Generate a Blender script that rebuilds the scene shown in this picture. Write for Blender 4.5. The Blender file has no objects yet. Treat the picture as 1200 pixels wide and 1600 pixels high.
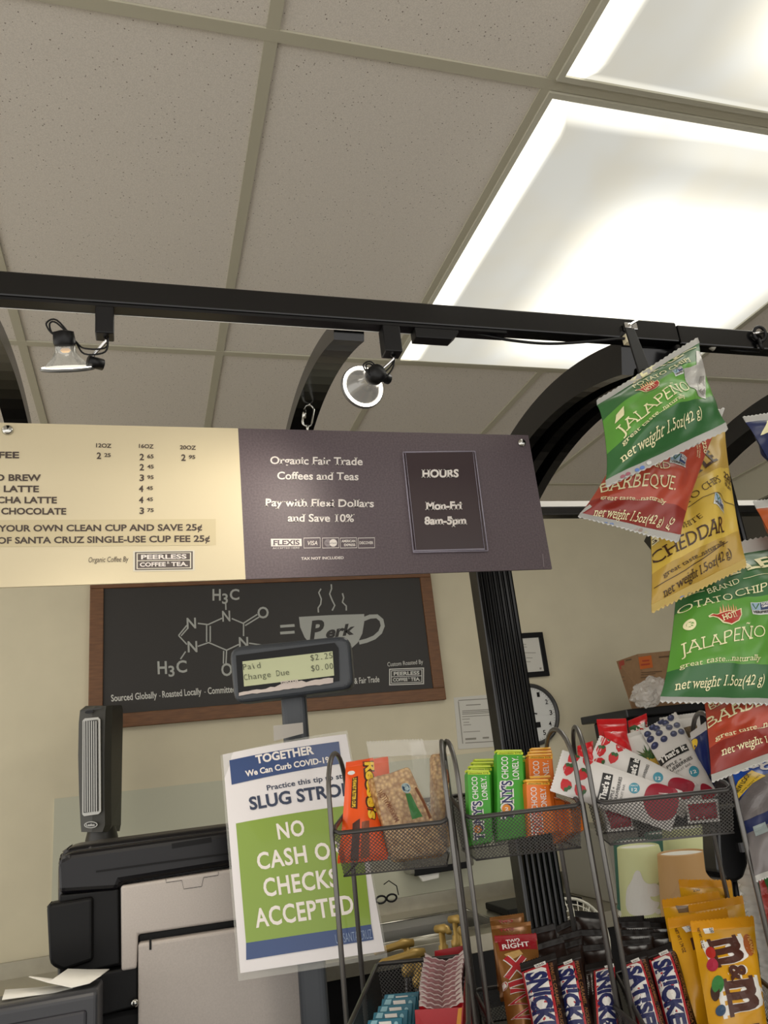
import bpy, bmesh, math, random
from mathutils import Vector, Matrix, noise
random.seed(7)
scn = bpy.context.scene
COL = scn.collection

# ------------------------------------------------------------------ camera
EYE = Vector((0.0, 0.0, 1.55))
F_PX = 1205.309
RIGHT = Vector((0.9550098, -0.27738948, -0.10493499)).normalized()
DOWN = Vector((-0.00801176, 0.32956447, -0.94409908)).normalized()
FWD = Vector((0.296466, 0.90246459, 0.31251492)).normalized()
cam_d = bpy.data.cameras.new('camera')
cam = bpy.data.objects.new('camera', cam_d)
COL.objects.link(cam)
m = Matrix((RIGHT, -DOWN, -FWD)).transposed().to_4x4()
m.translation = EYE
cam.matrix_world = m
cam_d.sensor_fit = 'HORIZONTAL'
cam_d.sensor_width = 36.0
cam_d.lens = F_PX / 1200.0 * 36.0
cam_d.clip_start = 0.02
scn.camera = cam

# ------------------------------------------------------------------ world, lamps, exposure
scn.view_settings.view_transform = 'Standard'
scn.view_settings.look = 'None'
scn.view_settings.gamma = 1.0
scn.view_settings.use_curve_mapping = False
scn.view_settings.exposure = 0.12
wd = bpy.data.worlds.new('room_air')
scn.world = wd
wd.use_nodes = True
bgn = wd.node_tree.nodes['Background']
bgn.inputs[0].default_value = (1.0, 0.97, 0.93, 1)
bgn.inputs[1].default_value = 1.55

def area(name, loc, sx, sy, power, color=(1, 0.955, 0.87), rot=(0, 0, 0)):
    l = bpy.data.lights.new(name, 'AREA')
    l.shape = 'RECTANGLE'; l.size = sx; l.size_y = sy; l.energy = power; l.color = color
    o = bpy.data.objects.new(name, l); COL.objects.link(o)
    o.location = loc; o.rotation_euler = rot
    return o
# added area lamps: one boosts the visible panel, others stand for unseen ceiling panels
area('ceiling_fill', (1.46, 1.72, 2.83), 1.1, 1.1, 9)
area('ceiling_fill', (0.2, -1.6, 2.88), 1.2, 1.2, 12)
area('ceiling_fill', (-1.6, 1.7, 2.88), 1.1, 1.1, 10)
area('ceiling_fill', (-1.3, 3.0, 2.88), 1.1, 0.6, 3)

# ------------------------------------------------------------------ helpers
def lin(c):
    return tuple(((x / 12.92) if x <= 0.04045 else ((x + 0.055) / 1.055) ** 2.4) for x in c)
def rgb(h):
    h = h.lstrip('#')
    return lin(tuple(int(h[i:i + 2], 16) / 255 for i in (0, 2, 4)))
MATS = {}
def M(name, color='#808080', rough=0.5, metal=0.0, spec=0.5, emit=None, es=0.0, trans=0.0, alpha=1.0, coat=0.0, sheen=None):
    if name in MATS: return MATS[name]
    mt = bpy.data.materials.new(name); mt.use_nodes = True
    b = mt.node_tree.nodes['Principled BSDF']
    c = rgb(color) if isinstance(color, str) else color
    b.inputs['Base Color'].default_value = (*c, 1)
    b.inputs['Roughness'].default_value = rough
    b.inputs['Metallic'].default_value = metal
    b.inputs['Specular IOR Level'].default_value = spec
    b.inputs['Transmission Weight'].default_value = trans
    b.inputs['Alpha'].default_value = alpha
    b.inputs['Coat Weight'].default_value = coat
    if emit:
        b.inputs['Emission Color'].default_value = (*rgb(emit), 1)
        b.inputs['Emission Strength'].default_value = es
    MATS[name] = mt
    return mt
def noisy(mt, scale=40.0, amount=0.15, bump=0.0, detail=3.0, stretch=(1, 1, 1), coords='Object'):
    """a little colour variation and bump, fixed to the object"""
    nt = mt.node_tree; b = nt.nodes['Principled BSDF']
    tc = nt.nodes.new('ShaderNodeTexCoord'); mp = nt.nodes.new('ShaderNodeMapping')
    mp.inputs['Scale'].default_value = stretch
    nz = nt.nodes.new('ShaderNodeTexNoise'); nz.inputs['Scale'].default_value = scale; nz.inputs['Detail'].default_value = detail
    nt.links.new(tc.outputs[coords], mp.inputs[0]); nt.links.new(mp.outputs[0], nz.inputs['Vector'])
    if amount:
        c = b.inputs['Base Color'].default_value[:]
        rp = nt.nodes.new('ShaderNodeValToRGB')
        rp.color_ramp.elements[0].position = 0.3; rp.color_ramp.elements[1].position = 0.7
        rp.color_ramp.elements[0].color = tuple(x * (1 - amount) for x in c[:3]) + (1,)
        rp.color_ramp.elements[1].color = tuple(min(1, x * (1 + amount)) for x in c[:3]) + (1,)
        nt.links.new(nz.outputs['Fac'], rp.inputs[0]); nt.links.new(rp.outputs[0], b.inputs['Base Color'])
    if bump:
        bp = nt.nodes.new('ShaderNodeBump'); bp.inputs['Strength'].default_value = bump; bp.inputs['Distance'].default_value = 0.002
        nt.links.new(nz.outputs['Fac'], bp.inputs['Height']); nt.links.new(bp.outputs[0], b.inputs['Normal'])
    return mt

def ray(px, py):
    return RIGHT * ((px - 600) / F_PX) + DOWN * ((py - 800) / F_PX) + FWD
def W(px, py, Y):
    r = ray(px, py)
    return EYE + r * (Y / r.y)

class MB:
    """collects geometry with several materials, linked as ONE mesh object"""
    def __init__(s):
        s.v = []; s.f = []; s.m = []; s.mats = []; s.sm = []
    def mi(s, mat):
        if mat not in s.mats: s.mats.append(mat)
        return s.mats.index(mat)
    def add(s, vs, fs, mat, smooth=False, T=None):
        o = len(s.v); k = s.mi(mat)
        for p in vs:
            p = Vector(p)
            s.v.append(T @ p if T is not None else p)
        for f in fs:
            s.f.append(tuple(o + i for i in f)); s.m.append(k); s.sm.append(smooth)
    def bm(s, bm, mat, smooth=False, T=None):
        bm.verts.index_update()
        s.add([v.co.copy() for v in bm.verts], [[v.index for v in f.verts] for f in bm.faces], mat, smooth, T)
        bm.free()
    def box(s, lo, hi, mat, bev=0.0, seg=2, T=None):
        bm = bmesh.new(); bmesh.ops.create_cube(bm, size=1)
        lo = Vector(lo); hi = Vector(hi)
        for v in bm.verts:
            v.co = Vector(((lo[i] + hi[i]) / 2 + v.co[i] * (hi[i] - lo[i]) for i in range(3)))
        if bev: bmesh.ops.bevel(bm, geom=bm.edges[:], offset=bev, segments=seg, profile=0.5, affect='EDGES')
        s.bm(bm, mat, bev > 0 and seg > 2, T)
    def prism(s, pts, axis, h, mat, bev=0.0, T=None, seg=2):
        """polygon of 3-D points extruded by vector axis*h"""
        bm = bmesh.new(); a = Vector(axis) * h
        vs = [bm.verts.new(Vector(p)) for p in pts]
        f = bm.faces.new(vs); r = bmesh.ops.extrude_face_region(bm, geom=[f])
        for g in r['geom']:
            if isinstance(g, bmesh.types.BMVert): g.co += a
        bmesh.ops.recalc_face_normals(bm, faces=bm.faces[:])
        if bev: bmesh.ops.bevel(bm, geom=bm.edges[:], offset=bev, segments=seg, profile=0.5, affect='EDGES')
        s.bm(bm, mat, False, T)
    def tube(s, path, r, mat, n=8, closed=False, T=None):
        path = [Vector(p) for p in path]; L = len(path); vs = []; fs = []
        prev = None
        for i, p in enumerate(path):
            if closed: t = path[(i + 1) % L] - path[i - 1]
            else: t = path[min(i + 1, L - 1)] - path[max(i - 1, 0)]
            t.normalize()
            if prev is None:
                a = Vector((0, 0, 1)) if abs(t.z) < 0.9 else Vector((1, 0, 0))
                u = t.cross(a).normalized()
            else:
                u = (prev - t * prev.dot(t)).normalized()
            prev = u; w = t.cross(u)
            rr = r[i] if isinstance(r, (list, tuple)) else r
            for k in range(n):
                an = 2 * math.pi * k / n
                vs.append(p + u * (rr * math.cos(an)) + w * (rr * math.sin(an)))
        for i in range(L if closed else L - 1):
            j = (i + 1) % L
            for k in range(n):
                fs.append((i * n + k, i * n + (k + 1) % n, j * n + (k + 1) % n, j * n + k))
        if not closed:
            fs.append(tuple(range(n))[::-1]); fs.append(tuple((L - 1) * n + k for k in range(n)))
        s.add(vs, fs, mat, True, T)
    def lathe(s, prof, mat, n=24, T=None, caps=True):
        """profile (r, z) turned about local z"""
        vs = []; fs = []
        for r, z in prof:
            for k in range(n):
                a = 2 * math.pi * k / n; vs.append((r * math.cos(a), r * math.sin(a), z))
        for i in range(len(prof) - 1):
            for k in range(n):
                fs.append((i * n + k, i * n + (k + 1) % n, (i + 1) * n + (k + 1) % n, (i + 1) * n + k))
        if caps:
            fs.append(tuple(range(n))[::-1]); fs.append(tuple((len(prof) - 1) * n + k for k in range(n)))
        s.add(vs, fs, mat, True, T)
    def build(s, name, parent=None, base=None):
        me = bpy.data.meshes.new(name)
        b = Vector(base) if base is not None else Vector((0, 0, 0))
        used = sorted({i for f in s.f for i in f}); mp = {i: k for k, i in enumerate(used)}
        s.v = [s.v[i] for i in used]; s.f = [tuple(mp[i] for i in f) for f in s.f]
        me.from_pydata([tuple(p - b) for p in s.v], [], s.f)
        for mt in s.mats: me.materials.append(mt)
        me.polygons.foreach_set('material_index', s.m)
        me.polygons.foreach_set('use_smooth', s.sm)
        me.update()
        o = bpy.data.objects.new(name, me); COL.objects.link(o)
        if parent is not None: o.parent = parent
        else: o.location = b
        return o
def tag(o, label=None, cat=None, group=None, kind=None):
    if label: o['label'] = label
    if cat: o['category'] = cat
    if group: o['group'] = group
    if kind: o['kind'] = kind
    return o
class Thing:
    """an Empty at the base of a thing; parts are given in world coordinates"""
    def __init__(s, name, label, cat, base, group=None):
        s.base = Vector(base)
        s.o = bpy.data.objects.new(name, None); COL.objects.link(s.o)
        s.o.location = s.base; s.o.empty_display_size = 0.05
        tag(s.o, label, cat, group)
    def part(s, name, mb, label=None, under=None):
        o = mb.build(name, under or s.o, s.base)
        if label: o['label'] = label
        return o
def struct(name, mb):
    o = mb.build(name); o['kind'] = 'structure'; return o

# ---- lettering -----------------------------------------------------------------------------
TXT = {}
def text2d(st, bold=0.0, serif=False, ital=0.0, space=1.0):
    key = (st, bold, serif, ital, space)
    if key in TXT: return TXT[key]
    cu = bpy.data.curves.new('lettering', 'FONT'); cu.body = st; cu.size = 1.0; cu.resolution_u = 3
    cu.offset = bold; cu.space_character = space
    o = bpy.data.objects.new('lettering', cu)
    me = bpy.data.meshes.new_from_object(o)
    vs = [(v.co.x, v.co.y) for v in me.vertices]; fs = [tuple(p.vertices) for p in me.polygons]
    bpy.data.objects.remove(o); bpy.data.meshes.remove(me); bpy.data.curves.remove(cu)
    if serif:
        cnt = {}
        for f in fs:
            for a, b in zip(f, f[1:] + f[:1]): cnt[frozenset((a, b))] = cnt.get(frozenset((a, b)), 0) + 1
        extra = []
        st_w = 0.098 + 2 * bold
        for e, c in cnt.items():
            if c != 1 or len(e) != 2: continue
            (xa, ya), (xb, yb) = (vs[i] for i in e)
            L = abs(xa - xb)
            if abs(ya - yb) > 2e-4 or not (0.7 * st_w < L < 1.45 * st_w): continue
            y = ya; x0, x1 = min(xa, xb), max(xa, xb)
            if y < 0.05: y0, y1 = y, y + 0.07
            elif y > 0.4: y0, y1 = y - 0.07, y
            else: continue
            extra.append((x0 - 0.075, x1 + 0.075, y0, y1))
        for x0, x1, y0, y1 in extra:
            k = len(vs); vs += [(x0, y0), (x1, y0), (x1, y1), (x0, y1)]; fs.append((k, k + 1, k + 2, k + 3))
    if not vs: return ([], [], 1.0)
    x0 = min(v[0] for v in vs)
    vs = [((x - x0 + ital * y) / 0.682, y / 0.682) for x, y in vs]
    w = max(v[0] for v in vs)
    TXT[key] = (vs, fs, w)
    return TXT[key]
def split_tris(vs, fs, L):
    out = []; cache = {}
    vs = list(vs)
    stack = []
    for f in fs:
        for i in range(1, len(f) - 1): stack.append((f[0], f[i], f[i + 1]))
    while stack:
        a, b, c = stack.pop()
        d = [((vs[a][0] - vs[b][0]) ** 2 + (vs[a][1] - vs[b][1]) ** 2, a, b, c),
             ((vs[b][0] - vs[c][0]) ** 2 + (vs[b][1] - vs[c][1]) ** 2, b, c, a),
             ((vs[c][0] - vs[a][0]) ** 2 + (vs[c][1] - vs[a][1]) ** 2, c, a, b)]
        q, i, j, k = max(d)
        if q > L * L:
            key = (min(i, j), max(i, j))
            if key not in cache:
                cache[key] = len(vs); vs.append(((vs[i][0] + vs[j][0]) / 2, (vs[i][1] + vs[j][1]) / 2))
            mm = cache[key]
            stack.append((i, mm, k)); stack.append((mm, j, k))
        else: out.append((a, b, c))
    return vs, out
class Print:
    """lays lettering and marks onto a surface; mapper(x, y) -> (point, normal) in the sheet's own layout"""
    def __init__(s, mb, mapper, L=None, off=0.0004):
        s.mb = mb; s.map = mapper; s.L = L; s.off = off; s.k = 0
    def emit(s, vs, fs, mat, layer=None):
        if s.L: vs, fs = split_tris(vs, fs, s.L)
        if layer is None: layer = 1.0 + s.k * 0.004
        s.k += 1
        h = s.off * (1 + layer)
        P = []
        for x, y in vs:
            p, n = s.map(x, y); P.append(p + n * h)
        # orient towards the sheet's normal
        out = []
        if vs:
            _, n = s.map(*vs[0])
            for f in fs:
                nn = (P[f[1]] - P[f[0]]).cross(P[f[2]] - P[f[0]])
                out.append(tuple(f) if nn.dot(n) >= 0 else tuple(f)[::-1])
        s.mb.add(P, out, mat)
    def text(s, st, p0, p1, h, mat, bold=0.0, serif=False, ital=0.0, space=1.0, up=None, layer=None):
        vs, fs, w = text2d(st, bold, serif, ital, space)
        d = (p1[0] - p0[0], p1[1] - p0[1]); L = math.hypot(*d)
        if up is None: up = (d[1] / L, -d[0] / L)
        q = [(p0[0] + d[0] * x / w + up[0] * h * y, p0[1] + d[1] * x / w + up[1] * h * y) for x, y in vs]
        s.emit(q, fs, mat, layer)
    def poly(s, pts, mat, layer=None):
        from mathutils.geometry import tessellate_polygon
        t = tessellate_polygon([[Vector((p[0], p[1], 0)) for p in pts]])
        s.emit(list(pts), [tuple(f) for f in t], mat, layer)
    def line(s, pts, w, mat, layer=None, closed=False):
        pts = [tuple(p) for p in pts]; n = len(pts)
        if closed: pts = pts + [pts[0], ]; n += 1
        A = []; 
        for i, p in enumerate(pts):
            a = pts[max(i - 1, 0)]; b = pts[min(i + 1, n - 1)]
            if closed and i in (0, n - 1): a = pts[-2]; b = pts[1]
            dx, dy = b[0] - a[0], b[1] - a[1]; L = math.hypot(dx, dy) or 1
            A.append((p[0] - dy / L * w / 2, p[1] + dx / L * w / 2)); A.append((p[0] + dy / L * w / 2, p[1] - dx / L * w / 2))
        s.emit(A, [(2 * i, 2 * i + 1, 2 * i + 3, 2 * i + 2) for i in range(n - 1)], mat, layer)
    def ell(s, c, rx, ry, mat, rot=0.0, n=20, layer=None, top=None):
        ca, sa = math.cos(rot), math.sin(rot)
        pts = [(c[0] + rx * math.cos(2 * math.pi * i / n) * ca - ry * math.sin(2 * math.pi * i / n) * sa,
                c[1] + rx * math.cos(2 * math.pi * i / n) * sa + ry * math.sin(2 * math.pi * i / n) * ca) for i in range(n)]
        s.emit(pts, [tuple(range(n))], mat, layer)
def plane_map(p, n):
    p = Vector(p); n = Vector(n).normalized()
    if n.dot(EYE - p) < 0: n = -n
    def f(x, y):
        r = ray(x, y); t = (p - EYE).dot(n) / r.dot(n)
        return EYE + r * t, n
    return f
def wall_map(Y):
    return plane_map((0, Y, 0), (0, -1, 0))
def rectpts(x0, y0, x1, y1):
    return [(x0, y0), (x1, y0), (x1, y1), (x0, y1)]

class Sheet:
    """a four-cornered pouch or sheet: corners TL, TR, BR, BL as (x, y, depth)"""
    def __init__(s, TL, TR, BR, BL, bulge=0.01, s0=0.06, s1=0.06, pinch=0.0, wr=0.0, seed=0, power=2.2, sag=0.0, tw=0.0):
        s.c2 = [c[:2] for c in (TL, TR, BR, BL)]
        s.c3 = [W(*c) for c in (TL, TR, BR, BL)]
        s.b = bulge; s.s0 = s0; s.s1 = s1; s.pinch = pinch; s.wr = wr; s.seed = seed; s.pw = power; s.sag = sag; s.tw = tw
        a = s.c3
        n = (a[1] - a[0] + a[2] - a[3]).cross(a[0] - a[3] + a[1] - a[2]).normalized()
        if n.dot(EYE - a[0]) < 0: n = -n
        s.n = n
        s.base = (a[2] + a[3]) / 2
        s.w = ((a[1] - a[0]).length + (a[2] - a[3]).length) / 2; s.h = ((a[0] - a[3]).length + (a[1] - a[2]).length) / 2
    def g(s, v):
        t = (v - s.s0) / max(1e-6, 1 - s.s0 - s.s1)
        if t <= 0 or t >= 1: return 0.0
        return (1 - abs(2 * t - 1) ** 2.6) ** 0.8
    def flat(s, u, v):
        TL, TR, BR, BL = s.c3
        return BL * ((1 - u) * (1 - v)) + BR * (u * (1 - v)) + TR * (u * v) + TL * ((1 - u) * v)
    def pos(s, u, v, side=1, e=0.0):
        g = s.g(v)
        uu = 0.5 + (u - 0.5) * (1 - s.pinch * g)
        p = s.flat(uu, v)
        k = max(0.0, 1 - abs(2 * u - 1) ** s.pw) ** 0.75
        h = s.b * g * k
        if s.wr:
            q = Vector((u * 3.0 + s.seed * 7.1, v * 3.6 + s.seed * 3.3, side * 1.7))
            h += s.wr * (noise.noise(q) + 0.5 * noise.noise(q * 2.3)) * (0.25 + 0.75 * g) * min(1, k * 2)
        h2 = s.sag * math.sin(math.pi * u) + s.tw * math.sin(math.pi * v)
        return p + s.n * (side * h * (1 if side > 0 else 0.7) + h2 + e)
    def uv(s, x, y):
        TL, TR, BR, BL = s.c2
        u = v = 0.5
        for _ in range(12):
            px = BL[0] * (1 - u) * (1 - v) + BR[0] * u * (1 - v) + TR[0] * u * v + TL[0] * (1 - u) * v - x
            py = BL[1] * (1 - u) * (1 - v) + BR[1] * u * (1 - v) + TR[1] * u * v + TL[1] * (1 - u) * v - y
            ux = (BR[0] - BL[0]) * (1 - v) + (TR[0] - TL[0]) * v; uy = (BR[1] - BL[1]) * (1 - v) + (TR[1] - TL[1]) * v
            vx = (TL[0] - BL[0]) * (1 - u) + (TR[0] - BR[0]) * u; vy = (TL[1] - BL[1]) * (1 - u) + (TR[1] - BR[1]) * u
            D = ux * vy - vx * uy
            if abs(D) < 1e-9: break
            u -= (px * vy - py * vx) / D; v -= (py * ux - px * uy) / D
        return u, v
    def mapper(s, x, y):
        u, v = s.uv(x, y)
        u = 0.5 + (u - 0.5) / (1 - s.pinch * s.g(v))
        u = min(0.999, max(0.001, u)); v = min(1, max(0, v))
        return s.pos(u, v, 1), s.n
    def rows(s, lo, hi, cuts, n):
        vs = sorted(set([round(lo + (hi - lo) * i / n, 5) for i in range(n + 1)] + [c for c in cuts if lo < c < hi]))
        return vs
    def shell(s, mb, lo, hi, bands, nu=18, nv=22, back=True, zig=None, crimp=0.0, edge=0.0003):
        """front and back skins between v=lo and v=hi; bands = [(v_upper, material), ...] from the bottom"""
        cuts = [b[0] for b in bands]
        vs = s.rows(lo, hi, cuts, nv)
        for side in ((1, -1) if back else (1,)):
            P = []
            for j, v in enumerate(vs):
                for i in range(nu + 1):
                    u = i / nu
                    vv = v
                    if zig and ((zig > 0 and j == len(vs) - 1) or (zig < 0 and j == 0)):
                        vv = v + (abs(zig) if i % 2 else 0) * (1 if zig > 0 else -1)
                    e = edge * side + (crimp if j % 2 else 0)
                    P.append(s.pos(u, vv, side, e))
            by = {}
            for j in range(len(vs) - 1):
                mid = (vs[j] + vs[j + 1]) / 2
                mt = next((b[1] for b in bands if mid < b[0]), bands[-1][1])
                for i in range(nu):
                    a = j * (nu + 1) + i
                    q = (a, a + 1, a + nu + 2, a + nu + 1)
                    by.setdefault(mt, []).append(q)
            for mt, fs in by.items():
                n = (P[fs[0][1]] - P[fs[0][0]]).cross(P[fs[0][3]] - P[fs[0][0]])
                if n.dot(s.n) * side < 0: fs = [f[::-1] for f in fs]
                mb.add(P, fs, mt, True)

def soften(pts, n=2):
    for _ in range(n):
        o = []
        for a, b in zip(pts, pts[1:] + pts[:1]):
            o += [(a[0] * .75 + b[0] * .25, a[1] * .75 + b[1] * .25), (a[0] * .25 + b[0] * .75, a[1] * .25 + b[1] * .75)]
        pts = o
    return pts
# strokes of a bare wire path
def arc(c, a, b, t0, t1, n=10):
    c = Vector(c); a = Vector(a); b = Vector(b)
    return [c + a * math.cos(t0 + (t1 - t0) * i / n) + b * math.sin(t0 + (t1 - t0) * i / n) for i in range(n + 1)]
# ------------------------------------------------------------------ the room
ZC = 2.927; YW = 3.85; XR = 3.35
m_tile = M('ceiling_tile', '#dad4cb', 0.95, spec=0.1)
def tile_nodes(mt):
    nt = mt.node_tree; b = nt.nodes['Principled BSDF']
    tc = nt.nodes.new('ShaderNodeTexCoord')
    v = nt.nodes.new('ShaderNodeTexVoronoi'); v.inputs['Scale'].default_value = 85
    nt.links.new(tc.outputs['Object'], v.inputs['Vector'])
    n2 = nt.nodes.new('ShaderNodeTexNoise'); n2.inputs['Scale'].default_value = 45
    nt.links.new(tc.outputs['Object'], n2.inputs['Vector'])
    md = nt.nodes.new('ShaderNodeMath'); md.operation = 'MULTIPLY_ADD'; md.inputs[1].default_value = 0.16; md.inputs[2].default_value = 0.03
    nt.links.new(n2.outputs['Fac'], md.inputs[0])
    lt = nt.nodes.new('ShaderNodeMath'); lt.operation = 'LESS_THAN'
    nt.links.new(v.outputs['Distance'], lt.inputs[0]); nt.links.new(md.outputs[0], lt.inputs[1])
    n3 = nt.nodes.new('ShaderNodeTexNoise'); n3.inputs['Scale'].default_value = 420; n3.inputs['Detail'].default_value = 2
    nt.links.new(tc.outputs['Object'], n3.inputs['Vector'])
    rp = nt.nodes.new('ShaderNodeValToRGB'); c = b.inputs['Base Color'].default_value
    rp.color_ramp.elements[0].position = 0.3; rp.color_ramp.elements[1].position = 0.7
    rp.color_ramp.elements[0].color = (c[0] * .88, c[1] * .88, c[2] * .88, 1); rp.color_ramp.elements[1].color = (c[0] * 1.06, c[1] * 1.06, c[2] * 1.06, 1)
    nt.links.new(n3.outputs['Fac'], rp.inputs[0])
    mx = nt.nodes.new('ShaderNodeMix'); mx.data_type = 'RGBA'
    nt.links.new(lt.outputs[0], mx.inputs[0]); nt.links.new(rp.outputs[0], mx.inputs[6]); mx.inputs[7].default_value = (*rgb('#857d73'), 1)
    nt.links.new(mx.outputs[2], b.inputs['Base Color'])
tile_nodes(m_tile)
m_tbar = M('ceiling_grid_paint', '#b6b29f', 0.55)
m_wall = noisy(M('wall_paint', '#d2cab0', 0.85, spec=0.2), 6, 0.03, 0.15)
m_frp = M('wall_panel_paint', '#bfbfaa', 0.5)
m_dark = M('dark_wall', '#4a4741', 0.5)
m_floor = noisy(M('floor_tile', '#b7b0a4', 0.6), 3, 0.1)
m_white = M('white_trim', '#e6e4de', 0.5)

mb = MB(); mb.add([(-4, -3, ZC), (6, -3, ZC), (6, YW, ZC), (-4, YW, ZC)], [(0, 3, 2, 1)], m_tile); struct('ceiling', mb)
mb = MB(); mb.box((-4, -3, -0.05), (6, YW + .1, 0), m_floor); struct('floor', mb)
mb = MB(); mb.box((-4, YW, 0), (XR + .1, YW + .1, ZC + .1), m_wall); struct('wall_back', mb)
mb = MB(); mb.box((XR, -1.0, 0), (XR + .1, YW, 2.76), m_dark); mb.box((XR - .03, -1.0, 2.76), (XR + .1, YW, ZC), m_tbar)
mb.box((XR - .015, 2.9, 0), (XR, 2.96, 2.76), M('window_mullion', '#8c8a80', 0.4)); struct('wall_right', mb)
# wipe-clean panel along the wall behind the counter
xa = W(85, 1250, YW).x
mb = MB(); mb.box((xa, YW - .006, 0.6), (W(790, 1200, YW).x, YW, W(268, 1228, YW).z), m_frp); struct('trim_2', mb)
# ceiling grid: lines every 0.61 m one way and 1.21 m the other
mb = MB(); bw = 0.013
gx = [0.245 + 0.6075 * k for k in range(-6, 8)]; gy = [1.113 + 1.2055 * k for k in range(-3, 3)]
for y in gy: mb.box((-4, y - bw, ZC - .006), (XR, y + bw, ZC - .0005), m_tbar)
for x in gx:
    if x > XR: continue
    for a, b in zip([-3] + gy, gy + [YW]):
        if abs(x - 1.46) < .05 and 0 > a > -.3 or abs(x - 1.46) < .05 and 1.0 < a < 1.3: continue
        mb.box((x - bw, a + bw, ZC - .0055), (x + bw, b - bw, ZC - .0005), m_tbar)
struct('trim_1', mb)

# ceiling lights: drop-dish diffusers in white frames
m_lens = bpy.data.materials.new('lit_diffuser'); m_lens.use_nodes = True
def lens_nodes(mt):  # bright and dim zones of the tube glow painted into the emission strength
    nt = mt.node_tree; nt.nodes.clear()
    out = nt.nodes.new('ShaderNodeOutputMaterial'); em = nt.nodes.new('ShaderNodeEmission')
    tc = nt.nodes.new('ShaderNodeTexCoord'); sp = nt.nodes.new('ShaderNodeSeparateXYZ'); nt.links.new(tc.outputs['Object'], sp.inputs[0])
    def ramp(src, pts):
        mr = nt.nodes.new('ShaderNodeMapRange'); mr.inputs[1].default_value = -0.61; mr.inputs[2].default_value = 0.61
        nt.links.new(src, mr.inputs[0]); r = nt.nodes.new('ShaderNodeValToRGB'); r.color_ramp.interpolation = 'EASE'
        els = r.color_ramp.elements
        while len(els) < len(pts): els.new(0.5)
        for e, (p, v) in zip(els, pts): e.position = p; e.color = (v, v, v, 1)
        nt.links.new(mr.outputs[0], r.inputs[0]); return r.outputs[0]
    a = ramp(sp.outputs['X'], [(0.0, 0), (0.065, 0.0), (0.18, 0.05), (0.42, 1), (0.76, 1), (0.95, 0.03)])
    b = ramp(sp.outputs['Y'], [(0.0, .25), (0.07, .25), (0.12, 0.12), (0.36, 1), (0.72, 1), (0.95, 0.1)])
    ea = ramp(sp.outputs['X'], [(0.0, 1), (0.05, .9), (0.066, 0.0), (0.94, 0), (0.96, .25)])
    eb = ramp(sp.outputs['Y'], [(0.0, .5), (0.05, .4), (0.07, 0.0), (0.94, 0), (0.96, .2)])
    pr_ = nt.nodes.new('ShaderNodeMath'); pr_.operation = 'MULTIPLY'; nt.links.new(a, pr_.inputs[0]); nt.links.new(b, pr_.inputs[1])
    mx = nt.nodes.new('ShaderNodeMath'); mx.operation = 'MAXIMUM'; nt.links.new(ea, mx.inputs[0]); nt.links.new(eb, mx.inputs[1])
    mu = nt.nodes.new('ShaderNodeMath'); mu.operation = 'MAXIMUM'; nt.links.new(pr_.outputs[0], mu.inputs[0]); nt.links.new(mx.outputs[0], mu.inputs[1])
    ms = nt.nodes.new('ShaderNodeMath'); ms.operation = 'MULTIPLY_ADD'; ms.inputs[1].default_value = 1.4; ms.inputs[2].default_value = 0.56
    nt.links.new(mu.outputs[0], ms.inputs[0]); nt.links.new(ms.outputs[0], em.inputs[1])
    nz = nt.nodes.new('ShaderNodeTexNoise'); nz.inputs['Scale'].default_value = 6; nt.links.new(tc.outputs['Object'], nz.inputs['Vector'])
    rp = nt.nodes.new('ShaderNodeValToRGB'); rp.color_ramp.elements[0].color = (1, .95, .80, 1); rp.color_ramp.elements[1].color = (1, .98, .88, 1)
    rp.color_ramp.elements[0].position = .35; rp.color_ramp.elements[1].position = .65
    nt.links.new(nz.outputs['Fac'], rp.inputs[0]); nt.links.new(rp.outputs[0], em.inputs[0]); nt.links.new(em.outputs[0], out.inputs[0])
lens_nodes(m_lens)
m_lframe = M('light_frame', '#b9b6a6', 0.4)
def ceiling_light(x0, x1, y0, y1, label):
    t = Thing('ceiling_light', label, 'light', ((x0 + x1) / 2, (y0 + y1) / 2, ZC), 'lit square ceiling panels')
    f = MB(); z = ZC - .004; w = .014
    for lo, hi in (((x0, y0), (x1, y0 + w)), ((x0, y1 - w), (x1, y1)), ((x0, y0 + w), (x0 + w, y1 - w)), ((x1 - w, y0 + w), (x1, y1 - w))):
        f.box((*lo, z - .008), (*hi, z), m_lframe)
    t.part('frame', f)
    d = MB(); a, b = (x0 + w, y0 + w), (x1 - w, y1 - w); s = .065; zz = z - .045; r = .02
    def ring(i, z):
        return [(a[0] + i, a[1] + i + (r if i else 0), z), (a[0] + i + (r if i else 0), a[1] + i, z), (b[0] - i - (r if i else 0), a[1] + i, z), (b[0] - i, a[1] + i + (r if i else 0), z),
                (b[0] - i, b[1] - i - (r if i else 0), z), (b[0] - i - (r if i else 0), b[1] - i, z), (a[0] + i + (r if i else 0), b[1] - i, z), (a[0] + i, b[1] - i - (r if i else 0), z)]
    P = ring(0, z - .002) + ring(s, zz)
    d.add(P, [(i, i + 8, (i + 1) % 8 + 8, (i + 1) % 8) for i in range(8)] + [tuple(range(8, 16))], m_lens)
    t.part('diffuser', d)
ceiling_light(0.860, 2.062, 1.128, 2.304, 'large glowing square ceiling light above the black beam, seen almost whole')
ceiling_light(0.860, 2.062, -0.078, 1.098, 'second glowing ceiling light cut off by the upper edge, duller and beige')

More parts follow.
